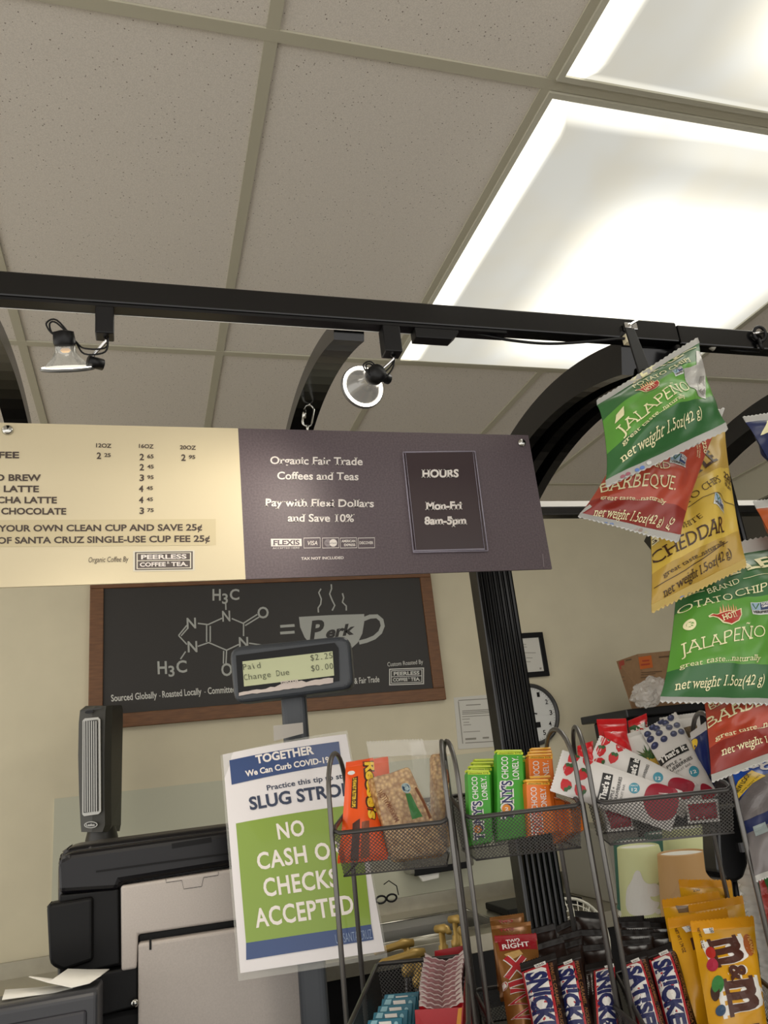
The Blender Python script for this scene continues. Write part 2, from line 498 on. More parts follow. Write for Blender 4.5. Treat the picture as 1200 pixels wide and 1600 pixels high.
# ------------------------------------------------------------------ black cart frame
m_blk = M('black_gloss_paint', '#070708', 0.2, spec=0.45)
m_blk2 = M('black_satin_paint', '#0a0a0c', 0.4, spec=0.3)
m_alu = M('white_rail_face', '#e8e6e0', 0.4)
YB = 0.90
CZ = 1.00          # top of the cart counter
fr = Thing('cart_canopy', 'black metal canopy frame of the coffee cart with front beam, arched ribs and fluted column', 'canopy', (0.3, 1.27, 0))
b = MB(); b.box((-1.1, YB, 2.1485), (0.828, YB + .024, 2.1845), m_blk, .0025); fr.part('front_beam', b)
b = MB(); b.box((-1.1, YB + .002, 2.1440), (0.52, YB + .023, 2.1484), m_blk2); b.box((-1.1, YB + .0205, 2.1432), (0.40, YB + .0215, 2.1441), m_alu); fr.part('light_track', b)
z0, z1 = W(1130, 541, YB).z, W(1130, 512.5, YB).z
b = MB(); b.box((0.8295, YB, z0), (1.9, YB + .024, z1), m_blk, .0025); fr.part('side_beam', b)
def ztop(y): return 2.201 - 0.7 * (y - 1.17) ** 2
def rib(x0, x1, th, grooves=0):
    b = MB(); N = 24; prof = []
    # cross-section across x: underside with raised mouldings
    if grooves:
        k = grooves; w = (x1 - x0) / (2 * k + 1)
        for i in range(2 * k + 1):
            d = 0.0 if i % 2 else 0.012
            prof += [(x0 + i * w + .001, -th + (0 if not i % 2 else d + .010)), (x0 + (i + 1) * w - .001, -th + (0 if not i % 2 else .022))]
    else: prof = [(x0, -th), (x1, -th)]
    prof = [(x0, 0)] + prof + [(x1, 0)]
    vs = []; fs = []; n = len(prof)
    for i in range(N + 1):
        y = 0.924 + (1.655 - 0.924) * i / N
        # offsets along the arch's own normal
        s = -1.4 * (y - 1.17); nv = Vector((0, -s, 1)).normalized()
        for x, o in prof: vs.append(Vector((x, y, ztop(y))) + nv * o)
    for i in range(N):
        for k in range(n):
            fs.append((i * n + k, i * n + (k + 1) % n, (i + 1) * n + (k + 1) % n, (i + 1) * n + k))
    fs += [tuple(range(n))[::-1], tuple(N * n + k for k in range(n))]
    b.add(vs, fs, m_blk); fr.part('arched_rib', b)
rib(-0.224, -0.187, .026); rib(0.26, 0.305, .026); rib(0.735, 0.851, .055, 2); rib(1.245, 1.30, .045)
za, zb, zc_ = W(880, 804, 1.655).z, W(880, 791.5, 1.655).z, W(880, 783, 1.655).z
b = MB(); b.box((-1.1, 1.655, za), (1.9, 1.69, zb), m_blk, .002); fr.part('rear_rail', b)
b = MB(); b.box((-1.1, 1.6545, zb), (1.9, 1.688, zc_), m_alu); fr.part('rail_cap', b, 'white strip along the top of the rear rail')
def fluted(x0, x1, y0, y1, zlo, zhi, name, nf):
    pts = []; w = (x1 - x0) / nf
    for i in range(nf):
        for k in range(5):
            a = math.pi * k / 4
            pts.append((x0 + w * (i + .5) - w * .46 * math.cos(a), y0 - w * .40 * math.sin(a), zlo))
    pts += [(x1, y1, zlo), (x0, y1, zlo)]
    b = MB(); b.prism(pts, (0, 0, 1), zhi - zlo, m_blk); fr.part(name, b)
fluted(0.757, 0.852, 1.655, 1.695, CZ, za, 'column', 7)
fluted(0.818, 0.861, 0.905, 0.955, CZ, 2.143, 'post', 4)

# ---- track spotlights
m_glass = M('lamp_glass', '#8c8c88', 0.15, 0.5, spec=0.9, alpha=0.8)
m_glass2 = M('silvered_lamp_glass', '#70706d', 0.15, 0.6, spec=0.9, alpha=0.97)
m_lit = M('lit_lamp_face', '#ffffff', 0.4, emit='#fff6e6', es=3.5)
m_fil = M('lamp_filament', '#ffcc77', 0.4, emit='#ffb54a', es=1.2)
m_chrome = M('chrome', '#d0d0d0', 0.15, 1.0)
m_rim = M('silver_rim', '#6a6a68', 0.35, 0.6)
def spotlight(label, adap, joint, sock, face, power, aim, glass):
    """adap: box px extents; sock -> face gives the lamp's axis"""
    x0, x1, yb = adap
    Yt = YB + .012
    A, B = W(x0, yb, Yt), W(x1, yb, Yt)
    t = Thing('track_spotlight', label, 'spotlight', ((A.x + B.x) / 2, Yt, 2.1435), 'track spotlights under the beam')
    b = MB(); b.box((A.x, Yt - .011, A.z), (B.x, Yt + .011, 2.1438), m_blk2, .0015); t.part('track_adapter', b)
    b = MB(); b.tube([Vector(((A.x + B.x) / 2, Yt, A.z)), Vector(((A.x + B.x) / 2 + .002, Yt, A.z - .006)), joint + Vector((0, 0, .012)), joint], .0022, m_chrome, 6)
    b.tube([joint + Vector((-.006, -.004, 0)), joint + Vector((.011, .004, 0))], .0075, m_blk2, 12); t.part('arm', b)
    ax = (face - sock).normalized(); L = (face - sock).length
    T = Matrix.Translation(sock) @ ax.to_track_quat('Z', 'Y').to_matrix().to_4x4()
    b = MB(); b.lathe([(.004, -.016), (.0125, -.014), (.0135, 0), (.0125, .004)], m_blk2, 20, T); t.part('socket', b)
    R = .0315
    b = MB(); b.lathe([(.0125, .003), (.0125, L * .32), (R * .55, L * .55), (R * .78, L * .8), (R * .86, L * .92)], glass, 28, T, caps=False); t.part('bulb', b)
    b = MB(); b.lathe([(.004, L * .2), (.0065, L * .27), (.004, L * .36)], m_fil, 12, T); t.part('filament', b)
    b = MB(); b.lathe([(R * .985, L * .92), (R * 1.03, L * .94), (R * 1.03, L * 1.04), (R * .9, L * 1.06)], m_rim, 28, T, caps=False); t.part('rim', b)
    b = MB(); b.lathe([(R * .98, L * .90), (R * .99, L * 1.0), (R * .9, L * 1.04), (.002, L * 1.06)], m_lit, 28, T); t.part('lens', b)
    b = MB(); r = sock + (face - sock) * .75
    b.tube([r + (joint - r).normalized() * R * .8, joint], .003, m_blk2, 6); t.part('bracket', b)
    b = MB()
    p0 = Vector(((A.x + B.x) / 2, Yt, A.z)); q = sock - ax * .014
    side = Vector((-1, 0, 0)) if sock.x < joint.x else Vector((1, 0, 0))
    for k in (0, 1):
        dz = Vector((0, 0, -.012 - .008 * k))
        pts = [p0 + Vector((.004, 0, .0)), p0 * .6 + joint * .4 + Vector((.006, 0, -.006 * k)), (p0 + sock) / 2 + dz, sock + Vector((.012, 0, .004)), q + Vector((-.008, 0, .012 + .004 * k)), q + Vector((-.016 - .004 * k, 0, .010)), q + Vector((-.012, 0, -.004)), q]
        sm = []
        for i in range(len(pts) - 1):
            P = [pts[max(i - 1, 0)], pts[i], pts[i + 1], pts[min(i + 2, len(pts) - 1)]]
            for j in range(5):
                s = j / 5
                sm.append(0.5 * ((2 * P[1]) + (P[2] - P[0]) * s + (2 * P[0] - 5 * P[1] + 4 * P[2] - P[3]) * s * s + (3 * P[1] - P[0] - 3 * P[2] + P[3]) * s ** 3))
        b.tube(sm + [q], .0012, m_blk2, 5)
    t.part('wire', b)
    l = bpy.data.lights.new('spot_beam', 'SPOT'); l.energy = power; l.color = (1, .90, .76); l.spot_size = math.radians(75); l.spot_blend = .9; l.shadow_soft_size = .05
    o = bpy.data.objects.new('spot_beam', l); COL.objects.link(o); o.location = face + ax * .006
    o.rotation_euler = (aim - face).to_track_quat('-Z', 'Y').to_euler()
spotlight('track spotlight at the left end of the beam, bulb pointing straight down', (149, 178, 526), W(146, 567, .93), W(101, 536, .92), W(106, 577, .938), 8, Vector((-.05, 1.25, 1.2)), m_glass)
spotlight('track spotlight near the middle of the beam, bulb tilted towards the purple sign', (599, 626, 554), W(597, 590, .925), W(584, 588, .91), W(566, 605, .95), 3.5, Vector((.12, 1.21, 1.93)), m_glass2)

# ---- power feed and its cable
p = Thing('power_feed', 'black power feed box under the beam with a cable running to the column', 'power box', W(680, 532, YB + .012))
b = MB(); a, c = W(646, 528, YB + .012), W(714, 532, YB + .012)
b.prism([(a.x, YB + .002, 2.1438), (c.x, YB + .002, 2.1438), (c.x, YB + .002, 2.139), (c.x - .012, YB + .002, 2.1275), (a.x, YB + .002, 2.1275)], (0, 1, 0), .02, m_blk2, .001); p.part('feed_box', b)
b = MB(); pts = [W(713, 519, YB + .012), W(750, 523, YB + .012), W(800, 532, YB + .01), W(860, 537, YB + .005), W(930, 533, YB - .001), W(975, 529, YB - .003), W(982, 533, YB - .003)]
sm = []
for i in range(len(pts) - 1):
    P = [pts[max(i - 1, 0)], pts[i], pts[i + 1], pts[min(i + 2, len(pts) - 1)]]
    for j in range(6):
        s = j / 6
        sm.append(0.5 * ((2 * P[1]) + (P[2] - P[0]) * s + (2 * P[0] - 5 * P[1] + 4 * P[2] - P[3]) * s * s + (3 * P[1] - P[0] - 3 * P[2] + P[3]) * s ** 3))
b.tube(sm + [pts[-1]], .0022, m_blk2, 6); p.part('cable', b)
b = MB(); b.box(W(978, 536, YB - .004) + Vector((0, -.004, 0)), W(988, 526, YB) + Vector((0, .003, 0)), M('cream_clip', '#d8cfae', .5), .001); p.part('cable_clip', b, 'cream cable clip')
c2 = Thing('power_cable', 'thin black cord slung under the beam right of the post', 'cable', W(1150, 548, YB + .01))
b = MB(); b.tube([W(x, y, YB + .01) for x, y in ((1108, 542), (1130, 544), (1160, 549), (1185, 549), (1230, 546))], .0018, m_blk2, 6); c2.part('cable', b)
b = MB(); b.tube([W(1104, 538, YB + .008), W(1116, 545, YB + .008)], .0045, M('cord_clip', '#9a988e', .5), 8); c2.part('cord_clip', b, 'grey cord clip')
# ------------------------------------------------------------------ hanging menu sign
YS = 1.21
m_cream = M('cream_board', '#d9ccaa', 0.45); m_purp = noisy(M('aubergine_board', '#5c5055', 0.5), 300, 0.2)
m_ink = M('brown_ink', '#4c4038', 0.6); m_wht = M('white_ink', '#e6dfd8', 0.6)
zt, zb_ = W(400, 670, YS).z, W(400, 904, YS).z
xs_ = W(378, 790, YS).x; xe = W(845, 790, YS).x
zt = (W(0, 658, YS).z + W(825, 682, YS).z) / 2; zb_ = (W(0, 916.5, YS).z + W(862, 890, YS).z) / 2
sg = Thing('menu_sign', 'long hanging menu board, cream price half and aubergine half with white lettering', 'sign', ((xs_ + xe) / 2, YS, zb_))
mp = wall_map(YS - .0001)
b = MB(); b.box((-0.95, YS, zb_), (xs_, YS + .004, zt), m_cream)
pr = Print(b, mp)
T = pr.text
for s, x0, x1, y in (('12OZ', 150, 174, 699), ('16OZ', 217, 240, 700), ('20OZ', 281, 306, 702)): T(s, (x0, y), (x1, y + 1), 6, m_ink, .022)
for s, x, y, c in (('2', 151, 717, '25'), ('2', 218, 719, '65'), ('2', 218, 735, '45'), ('3', 218, 751.5, '95'), ('4', 217, 768.5, '45'), ('4', 217, 786, '45'), ('3', 218, 803, '75'), ('2', 283, 720, '95')):
    T(s, (x, y), (x + 7, y + .2), 9.5, m_ink, .025); T(c, (x + 12, y - 3), (x + 22, y - 2.8), 5.5, m_ink, .025)
for s, x1, y, n in (('OFFEE', 30, 716, 62), ('COLD BREW', 64, 751.5, 108), ('CHAI LATTE', 61, 769, 107), ('MOCHA LATTE', 89, 786.5, 122), ('HOT CHOCOLATE', 103.5, 804, 142)):
    T(s, (x1 - n, y - n * .004), (x1, y), 9.5, m_ink, .03)
m_strip = M('fee_strip', '#cdbf99', 0.35)
pr.poly([(-60, 813), (337, 811), (337.5, 852), (-60, 855)], m_strip, 0.2)
T('BRING YOUR OWN CLEAN CUP AND SAVE 25¢', (-57, 831), (316, 829), 9.5, m_ink, .03, layer=1.5)
T('CITY OF SANTA CRUZ SINGLE-USE CUP FEE 25¢', (-47, 850), (328, 846.5), 9.5, m_ink, .03, layer=1.5)
T('Organic Coffee By', (138, 879), (201, 877.5), 8, m_ink, .0, ital=.2)
def logo(pr, x0, y0, x1, y1, frame, dark, txt, sl=0.0):
    w, h = x1 - x0, y1 - y0
    def P(a, c): return (x0 + w * a, y0 + h * c + sl * a)
    def R(a, c, e, g): return [P(a, c), P(e, c), P(e, g), P(a, g)]
    pr.poly(R(0, 0, 1, 1), frame, .3); pr.poly(R(.03, .06, .97, .94), dark, .6)
    pr.poly(R(.055, .11, .945, .89), frame, .9); pr.poly(R(.075, .15, .925, .85), dark, 1.2); pr.poly(R(.075, .47, .925, .51), frame, 1.4)
    T2 = pr.text
    T2('PEERLESS', P(.13, .41), P(.87, .41), h * .2, txt, .03, layer=1.5); T2('COFFEE', P(.11, .77), P(.53, .77), h * .19, txt, .03, layer=1.5)
    T2('&', P(.55, .65), P(.59, .65), h * .11, txt, layer=1.5); T2('TEA.', P(.62, .77), P(.89, .77), h * .19, txt, .03, layer=1.5)
logo(pr, 208, 861, 304, 893, M('logo_pale', '#d8d2c0', .5), M('logo_brown', '#574d48', .5), m_wht, -1.5)
sg.part('price_panel', b, 'cream half with brown prices')
b = MB(); b.box((xs_, YS, zb_), (xe, YS + .004, zt), m_purp)
pr = Print(b, mp); T = pr.text
for s, x0, y0, x1, y1, h in (('Organic Fair Trade', 422, 725, 566.5, 727, 11.5), ('Coffees and Teas', 433, 749, 560, 750.5, 11.5), ('Pay with Flexi Dollars', 413.5, 791, 584, 792.5, 11.5), ('and Save 10%', 449.5, 815, 553.5, 815.5, 11.5)):
    T(s, (x0, y0), (x1, y1), h, m_wht, .018, serif=True)
T('TAX NOT INCLUDED', (470.5, 875), (537, 873.5), 4, m_wht, .02)
m_greyk = M('card_grey', '#8b8285', .5)
pr.poly([(423, 842), (471, 842), (471.5, 853.5), (423.5, 854)], m_wht); T('FLEXIS', (426, 852), (468, 851.6), 7.5, m_purp, .03, serif=True, layer=1.6); T('ACCEPTED HERE', (426, 858), (468, 857.3), 2.6, m_wht)
for x0, x1, s in ((474.5, 500, 'VISA'), (503.5, 529, ''), (531.5, 557, 'AM'), (559.5, 585, 'DISCOVER')):
    q = [(x0, 841), (x1, 840.5), (x1 + .3, 856), (x0 + .3, 856.5)]
    pr.line(q, 1.0, m_wht, closed=True)
    if s == 'VISA': T(s, (x0 + 5, 852), (x1 - 4, 851.8), 6.5, m_wht, .01, ital=.2)
    elif s == 'DISCOVER': T(s, (x0 + 2, 850.5), (x1 - 2, 850.3), 4.2, m_wht, .02)
    elif s == 'AM': T('AMERICAN', (x0 + 2, 847.5), (x1 - 2, 847.3), 3.6, m_wht, .03); T('EXPRESS', (x0 + 6, 853.5), (x1 - 2, 853.3), 3.6, m_wht, .03)
    else:
        pr.ell((512.5, 848.5), 6, 6, m_greyk); pr.ell((520.5, 848.5), 6, 6, m_wht); T('MasterCard', (508, 850), (525, 850), 2.6, m_purp, layer=2)
pr.line([(849.5, 886), (847.6, 866)], 1.0, m_greyk)
sg.part('info_panel', b, 'aubergine half with white lettering')
m_bolt = M('bright_bolt', '#c9c9c4', 0.18, 1.0)
for px, py in ((12, 672.5), (815, 692.5)):
    c = W(px, py, YS); b = MB()
    b.lathe([(.0085, 0), (.0085, .002), (.006, .005), (.0005, .006)], m_bolt, 18, Matrix.Translation(c) @ Matrix.Rotation(math.pi / 2, 4, 'X'))
    sg.part('bolt', b)
# acrylic holder with the opening hours
hh = Thing('hours_holder', 'clear acrylic holder with opening hours stuck on the aubergine sign', 'sign holder', W(700, 862, YS - .004))
HM = wall_map(YS - .006)
q = [(633, 708), (743, 706.5), (759, 860), (649, 862)]
mpS = wall_map(YS - .004)
P = [mpS(*p)[0] for p in q]; b = MB(); b.prism(P, (0, 1, 0), .003, M('hours_paper', '#3d3033', .25)); prh = Print(b, mpS)
prh.text('HOURS', (658.5, 746), (716.5, 745.5), 11.5, m_wht, .04, serif=True)
prh.text('Mon-Fri', (664.5, 796.5), (722, 795.5), 11.5, m_wht, .04, serif=True)
prh.text('8am-5pm', (663, 819.5), (729.5, 819), 11.5, m_wht, .04, serif=True)
hh.part('insert', b)
m_acr = M('clear_acrylic', '#b9b3c4', 0.08, spec=0.7, alpha=0.5)
b = MB()
q2 = [(629.5, 706.5), (742, 705), (762.5, 860.5), (646, 863)]; Q = [wall_map(YS - .005)(*p)[0] for p in q2]
for i in range(4): b.tube([Q[i], Q[(i + 1) % 4]], .0011, m_acr, 6)
Q = [wall_map(YS - .005)(*p)[0] for p in [(633.5, 708), (739, 706.5), (757, 858), (650, 860.5)]]
for i in (1, 3): b.tube([Q[i], Q[(i + 1) % 4]], .0006, m_acr, 5)
b.box(W(637, 862, YS - .005) + Vector((.01, -.001, 0)), W(757, 857, YS - .005) + Vector((0, .001, 0)), m_acr)
hh.part('sleeve', b)
# quick link that hangs the sign from the rib
ql = Thing('chain_link', 'shiny steel quick link hanging the sign from the middle rib', 'chain', W(481, 675, YS))
def link(a, c, r, w, name, tw=0):
    a = Vector(a); c = Vector(c); d = (c - a).normalized(); s = Vector((math.cos(tw), math.sin(tw), 0)); s = (s - d * s.dot(d)).normalized()
    L = (c - a).length / 2 - w; mid = (a + c) / 2; P = []
    for i in range(9): P.append(mid + d * (L + w * math.sin(math.pi * i / 8)) + s * (w * math.cos(math.pi * i / 8)))
    for i in range(9): P.append(mid - d * (L + w * math.sin(math.pi * i / 8)) - s * (w * math.cos(math.pi * i / 8)))
    b = MB(); b.tube(P, r, m_bolt, 6, True); return b
Yq = YS + .002
l1 = link(W(484, 633, Yq), W(479, 666, Yq), .0018, .0085, 'x')
l1.tube([W(476, 641, Yq), W(475, 653, Yq)], .0035, m_bolt, 8); ql.part('quick_link', l1)
b = MB(); b.tube([W(484, 634, Yq), W(484.5, 622, Yq)], .0022, m_bolt, 8); b.lathe([(.005, 0), (.005, .004)], m_bolt, 10, Matrix.Translation(W(484.5, 630, Yq))); ql.part('eye_bolt', b)
b = MB(); b.tube([W(480, 664, Yq), W(481, 674, Yq)], .0022, m_bolt, 8); ql.part('hook', b)

# ------------------------------------------------------------------ on the back wall
m_wood = noisy(M('walnut_frame', '#6f4a2c', 0.5), 14, 0.22, 0.0, 4, (1, 1, 8)); m_slate = M('chalkboard_black', '#2c2926', 0.55); m_chalk = M('chalk_grey', '#aeb0aa', 0.8)
YK = YW - .03
cb = Thing('chalkboard_sign', 'wood framed black chalkboard poster with caffeine molecule on back wall', 'chalkboard', W(420, 1115, YK))
x0, x1 = W(138, 1100, YK).x, W(697, 1090, YK).x; zl = W(430, 1116, YK).z; zh = 2.56
fw = W(163, 1000, YK).x - W(141, 1000, YK).x
b = MB(); b.box((x0 + fw * .8, YK + .008, zl + fw * .8), (x1 - fw * .8, YK + .02, zh - fw * .8), m_slate)
pk = Print(b, wall_map(YK + .008)); T = pk.text; Ln = pk.line; cw = 2.0
T('H', (332, 938), (345, 938), 17, m_chalk, .02); T('3', (347, 943), (356, 943), 15, m_chalk, .02); T('C', (359, 937), (374, 937), 16, m_chalk, .02)
for s, xx0, xx1, y, h in (('N', 347.5, 360, 971, 16), ('N', 292, 306.5, 982, 16), ('N', 293.5, 308.5, 1019, 16.5), ('N', 373.5, 388, 1011, 15), ('O', 402.5, 420, 966, 17), ('O', 346, 363, 1056, 19)): T(s, (xx0, y), (xx1, y - .5), h, m_chalk, .018)
T('H', (246.5, 1053), (261, 1052.5), 19, m_chalk, .02); T('3', (263.5, 1057), (273, 1056.5), 16, m_chalk, .02); T('C', (276, 1051), (292.5, 1050), 18, m_chalk, .02)
for p in (((352.5, 941), (353, 953)), ((362, 966.5), (380, 974)), ((380, 974), (402, 960)), ((383, 977.5), (405, 964)), ((380.5, 974), (380.5, 994)), ((373, 1007), (354, 1016)), ((309, 974), (325, 976)), ((325, 976), (347, 966)),
          ((322.8, 976), (322.8, 1003)), ((328.5, 978), (328.5, 1003)), ((326, 1004), (309, 1010)), ((292, 1007), (279, 993)), ((279, 993), (292, 977)), ((283, 993.5), (294, 981)), ((326, 1004), (354, 1016)), ((354, 1016), (353, 1037)), ((349.5, 1017), (349, 1037)), ((290, 1018), (282, 1030)), ((389, 1005), (410, 1008))):
    Ln(p, cw, m_chalk)
for y in (978.5, 989): pk.poly([(437.5, y - 1.8), (460, y - 3.4), (460.5, y + .8), (438, y + 2.4)], m_chalk)
# coffee cup
cup = [(467, 964), (520, 961), (569, 959.5), (569, 972), (566, 990), (559, 1004), (548, 1014), (530, 1018), (505, 1017), (488, 1010), (476, 996), (469, 980)]
pk.poly(cup, m_chalk); Ln([(567, 968), (578, 963.5), (589, 963), (596, 969), (598, 978), (594, 988), (585, 996), (573, 1001), (561, 1004)], 6.5, m_chalk)
T('P', (484, 1000), (509, 997), 28, m_slate, .035, ital=.25, layer=2.0)
T('erk', (508, 997), (556, 990), 16, m_slate, .04, ital=.3, layer=2.0)
for st in ([(501.5, 920), (498, 926), (502, 936), (501, 944), (497, 950), (497.5, 957)], [(517.5, 913), (518, 920), (515, 928), (519, 938), (523, 946), (519, 954)], [(535, 927), (537, 934), (535, 941), (541, 947), (541, 954)]): Ln(st, 2.2, m_chalk)
m_ctx = M('poster_white', '#cfcfc8', .7)
T('Sourced Globally', (174, 1096), (245.5, 1090.5), 10, m_ctx, .015); T('•', (248.5, 1089), (251, 1089), 3, m_ctx); T('Roasted Locally', (254, 1090), (315, 1085), 10, m_ctx, .015); T('•', (319, 1083), (321.5, 1083), 3, m_ctx); T('Committed to Organic', (325, 1084.5), (412, 1078.5), 10, m_ctx, .015)
T('& Fair Trade', (554, 1068.5), (593, 1065.5), 9, m_ctx, .015); T('Custom Roasted By', (605.5, 1041.5), (661, 1037), 6.5, m_ctx)
logo(pk, 608, 1045, 662.5, 1071, m_ctx, m_slate, m_ctx, -2)
cb.part('panel', b, 'black panel with chalk drawing and white lettering')
for nm, lo, hi in (('frame_rail', (x0, zl), (x1, zl + fw)), ('frame_rail', (x0, zh - fw), (x1, zh)), ('frame_stile', (x0, zl + fw), (x0 + fw, zh - fw)), ('frame_stile', (x1 - fw, zl + fw), (x1, zh - fw))):
    b = MB(); b.box((lo[0], YK - .004, lo[1]), (hi[0], YW - .001, hi[1]), m_wood, .003); cb.part(nm, b)
# certificate, clock, notice
m_paper = M('paper', '#cfcdc4', .7); m_fade = M('faded_print', '#8d8a80', .8)
ce = Thing('framed_certificate', 'black framed certificate on the wall above the clock', 'picture frame', W(825, 1056, YW - .02))
b = MB(); zA, zB = W(852, 987, YW - .02).z, W(857, 1056, YW - .02).z; xB = W(853.5, 1020, YW - .02).x; xA = xB - .30; w = .028
for lo, hi in (((xA, zB), (xB, zB + w)), ((xA, zA - w), (xB, zA)), ((xA, zB + w), (xA + w, zA - w)), ((xB - w, zB + w), (xB, zA - w))): b.box((lo[0], YW - .02, lo[1]), (hi[0], YW - .001, hi[1]), m_blk2, .002)
ce.part('frame', b); b = MB(); b.box((xA + w * .8, YW - .012, zB + w * .8), (xB - w * .8, YW - .004, zA - w * .8), m_paper); pp = Print(b, wall_map(YW - .012))
for x0_, x1_, y in ((815, 822, 1007), (817, 823, 1011), (815, 837, 1020), (822, 832, 1028), (820, 829, 1034)): pp.line([(x0_, y), (x1_, y)], 1, m_fade)
pp.poly(rectpts(843, 1043, 846, 1046), m_fade); ce.part('sheet', b)
ck = Thing('wall_clock', 'round grey-rimmed wall clock partly hidden behind the black column', 'clock', W(832, 1165, YW - .02))
zt_, zb2, xr = W(828, 1067, YW - .03).z, W(838, 1166, YW - .03).z, W(876, 1115, YW - .03).x
R = (zt_ - zb2) / 2; cc = Vector((xr - R, YW - .03, (zt_ + zb2) / 2)); TR = Matrix.Translation(cc + Vector((0, .029, 0))) @ Matrix.Rotation(math.pi / 2, 4, 'X')
b = MB(); b.lathe([(R * .98, 0), (R, .012), (R * .97, .026), (R * .92, .03), (R * .88, .026), (R * .86, .012)], M('clock_rim', '#3c3c3c', .35), 48, TR, caps=False); ck.part('rim', b)
b = MB(); b.lathe([(.001, .012), (R * .87, .012)], M('clock_face', '#d5d6d2', .5), 48, TR, caps=False)
fm = MB(); D = Print(b, lambda x, y: (cc + Vector((x, .016, y)), Vector((0, -1, 0))), None, .0006)
for h in range(1, 13):
    a = math.pi / 2 - h * math.pi / 6; s = str(h); wd_ = .016 * len(s); cx, cz = R * .70 * math.cos(a), R * .70 * math.sin(a)
    D.text(s, (cx - wd_ / 2, cz - .0115), (cx + wd_ / 2, cz - .0115), .024, m_blk2, .01, up=(0, 1))
for i in range(60):
    a = 2 * math.pi * i / 60; r0 = R * (.80 if i % 5 else .79); D.line([(r0 * math.cos(a), r0 * math.sin(a)), (R * .835 * math.cos(a), R * .835 * math.sin(a))], .0016, m_blk2)
D.poly([(.0, -.07), (.042, -.07), (.042, -.042), (.0, -.042)], m_blk2); ck.part('face', b)
b = MB(); HD = Print(b, lambda x, y: (cc + Vector((x, .012, y)), Vector((0, -1, 0))), None, .0006)
HD.line([(-.01, -.005), (.014, .004), (.03, .0)], .007, m_blk2); ck.part('hour_hand', b)
b = MB(); HD = Print(b, lambda x, y: (cc + Vector((x, .010, y)), Vector((0, -1, 0))), None, .0006); HD.line([(0, 0), (.010, R * .70)], .005, M('pale_hand', '#b8b8b4', .4)); ck.part('minute_hand', b)
no = Thing('paper_notice', 'printed paper notice pinned to the wall left of the column', 'notice', W(740, 1168, YW - .004))
NM = wall_map(YW - .003); q = [(709, 1090), (790, 1083), (795, 1165), (716, 1171)]
b = MB(); b.prism([NM(*p)[0] for p in q], (0, 1, 0), .0015, m_paper); pn = Print(b, NM)
for x0_, x1_, y, wd_ in ((728, 751, 1102, 1.4), (722, 775, 1111, 1.2), (722, 770, 1113.5, 1.2), (722, 773, 1116, 1.2), (722, 768, 1120, 1.0), (722, 734, 1124, 1), (724, 733, 1129, 1), (724, 736, 1133, 1), (724, 750, 1144, 1), (727, 744, 1155, 3), (754, 764, 1153, 2.6), (727, 790, 1161, 1.3), (716, 770, 1094.5, 1.3)):
    pn.line([(x0_, y), (x1_, y - (x1_ - x0_) * .06)], wd_, m_fade)
pn.line([(716, 1096), (723, 1162)], 1.3, m_fade); b and no.part('sheet', b)

# tower fan / heater
fa = Thing('tower_heater', 'slim dark grey tower heater with silver grille in front of back wall', 'heater', W(160, 1312, 3.45))
YF = 3.45; m_fan = M('tower_grey', '#3b3a33', .42); m_fand = M('tower_dark', '#24231f', .4); m_sil = M('silver_plastic', '#a9a8a2', .35, .5)
mF = wall_map(YF)
def fp(px, py, dy=0): v = W(px, py, YF + dy); return v
def loft(mb, rings, mat):
    n = len(rings[0]); vs = [p for r in rings for p in r]; fs = []
    for i in range(len(rings) - 1):
        for k in range(n): fs.append((i * n + k, i * n + (k + 1) % n, (i + 1) * n + (k + 1) % n, (i + 1) * n + k))
    fs += [tuple(range(n))[::-1], tuple((len(rings) - 1) * n + k for k in range(n))]; mb.add(vs, fs, mat)
def fring(y, l, c, r, dy=0.0):
    A, C, B = fp(l, y, .03), fp(c, y, -.01), fp(r, y - (r - c) * .05, .10)
    return [A, A * .5 + C * .5 + Vector((0, -.014, 0)), C, C * .7 + B * .3 + Vector((.006, -.008, 0)), B, B + Vector((-.02, .06, 0)), A + Vector((.03, .13, 0))]
b = MB(); loft(b, [fring(1285, 128, 160, 187), fring(1290, 126, 164, 189), fring(1240, 123.5, 163, 190), fring(1180, 122, 163, 191), fring(1130, 123, 164, 192), fring(1110, 125, 165, 192), fring(1103, 134, 166, 190)][1:], m_fan)
loft(b, [fring(1300, 127, 160, 187), fring(1289, 126, 164, 189)], m_fan)
fa.part('housing', b)
# the grille lies on the left front face
FA, FB, FC = fp(125.5, 1285, .028), fp(161, 1285, -.012), fp(161, 1120, -.012)
fn = (FB - FA).cross(FC - FA).normalized()
fn = fn if fn.dot(EYE - FA) > 0 else -fn
FM = plane_map((FA + FB) / 2 + fn * .014, fn); b = MB(); pf = Print(b, FM, None, .002)
gr = [(129.5, 1126), (133, 1122.5), (154, 1120.5), (157.5, 1124), (158.5, 1268), (155, 1272), (132, 1275.5), (129, 1272)]
P = [FM(*p)[0] for p in gr]; b.prism(P, fn, .004, m_sil, .001)
pf.off = .0048
pf.poly([(132.5, 1127), (153.5, 1124.5), (154.5, 1267), (132.5, 1270)], m_fand)
for i in range(6): xx = 134.5 + i * 3.5; pf.line([(xx, 1126.5), (xx + .7, 1268.5)], 1.5, m_sil, 1.2)
fa.part('grille', b, 'silver grille of upright bars')
b = MB(); pf = Print(b, FM, None, .004); pf.ell((143.5, 1288.5), 10.5, 5.2, m_sil, -.05); pf.ell((143.5, 1288.5), 9.2, 4.1, m_fand, -.05); pf.text('Lasko', (137, 1290.5), (150.5, 1290), 3.8, m_sil, .04, layer=2); fa.part('badge', b, 'oval badge')
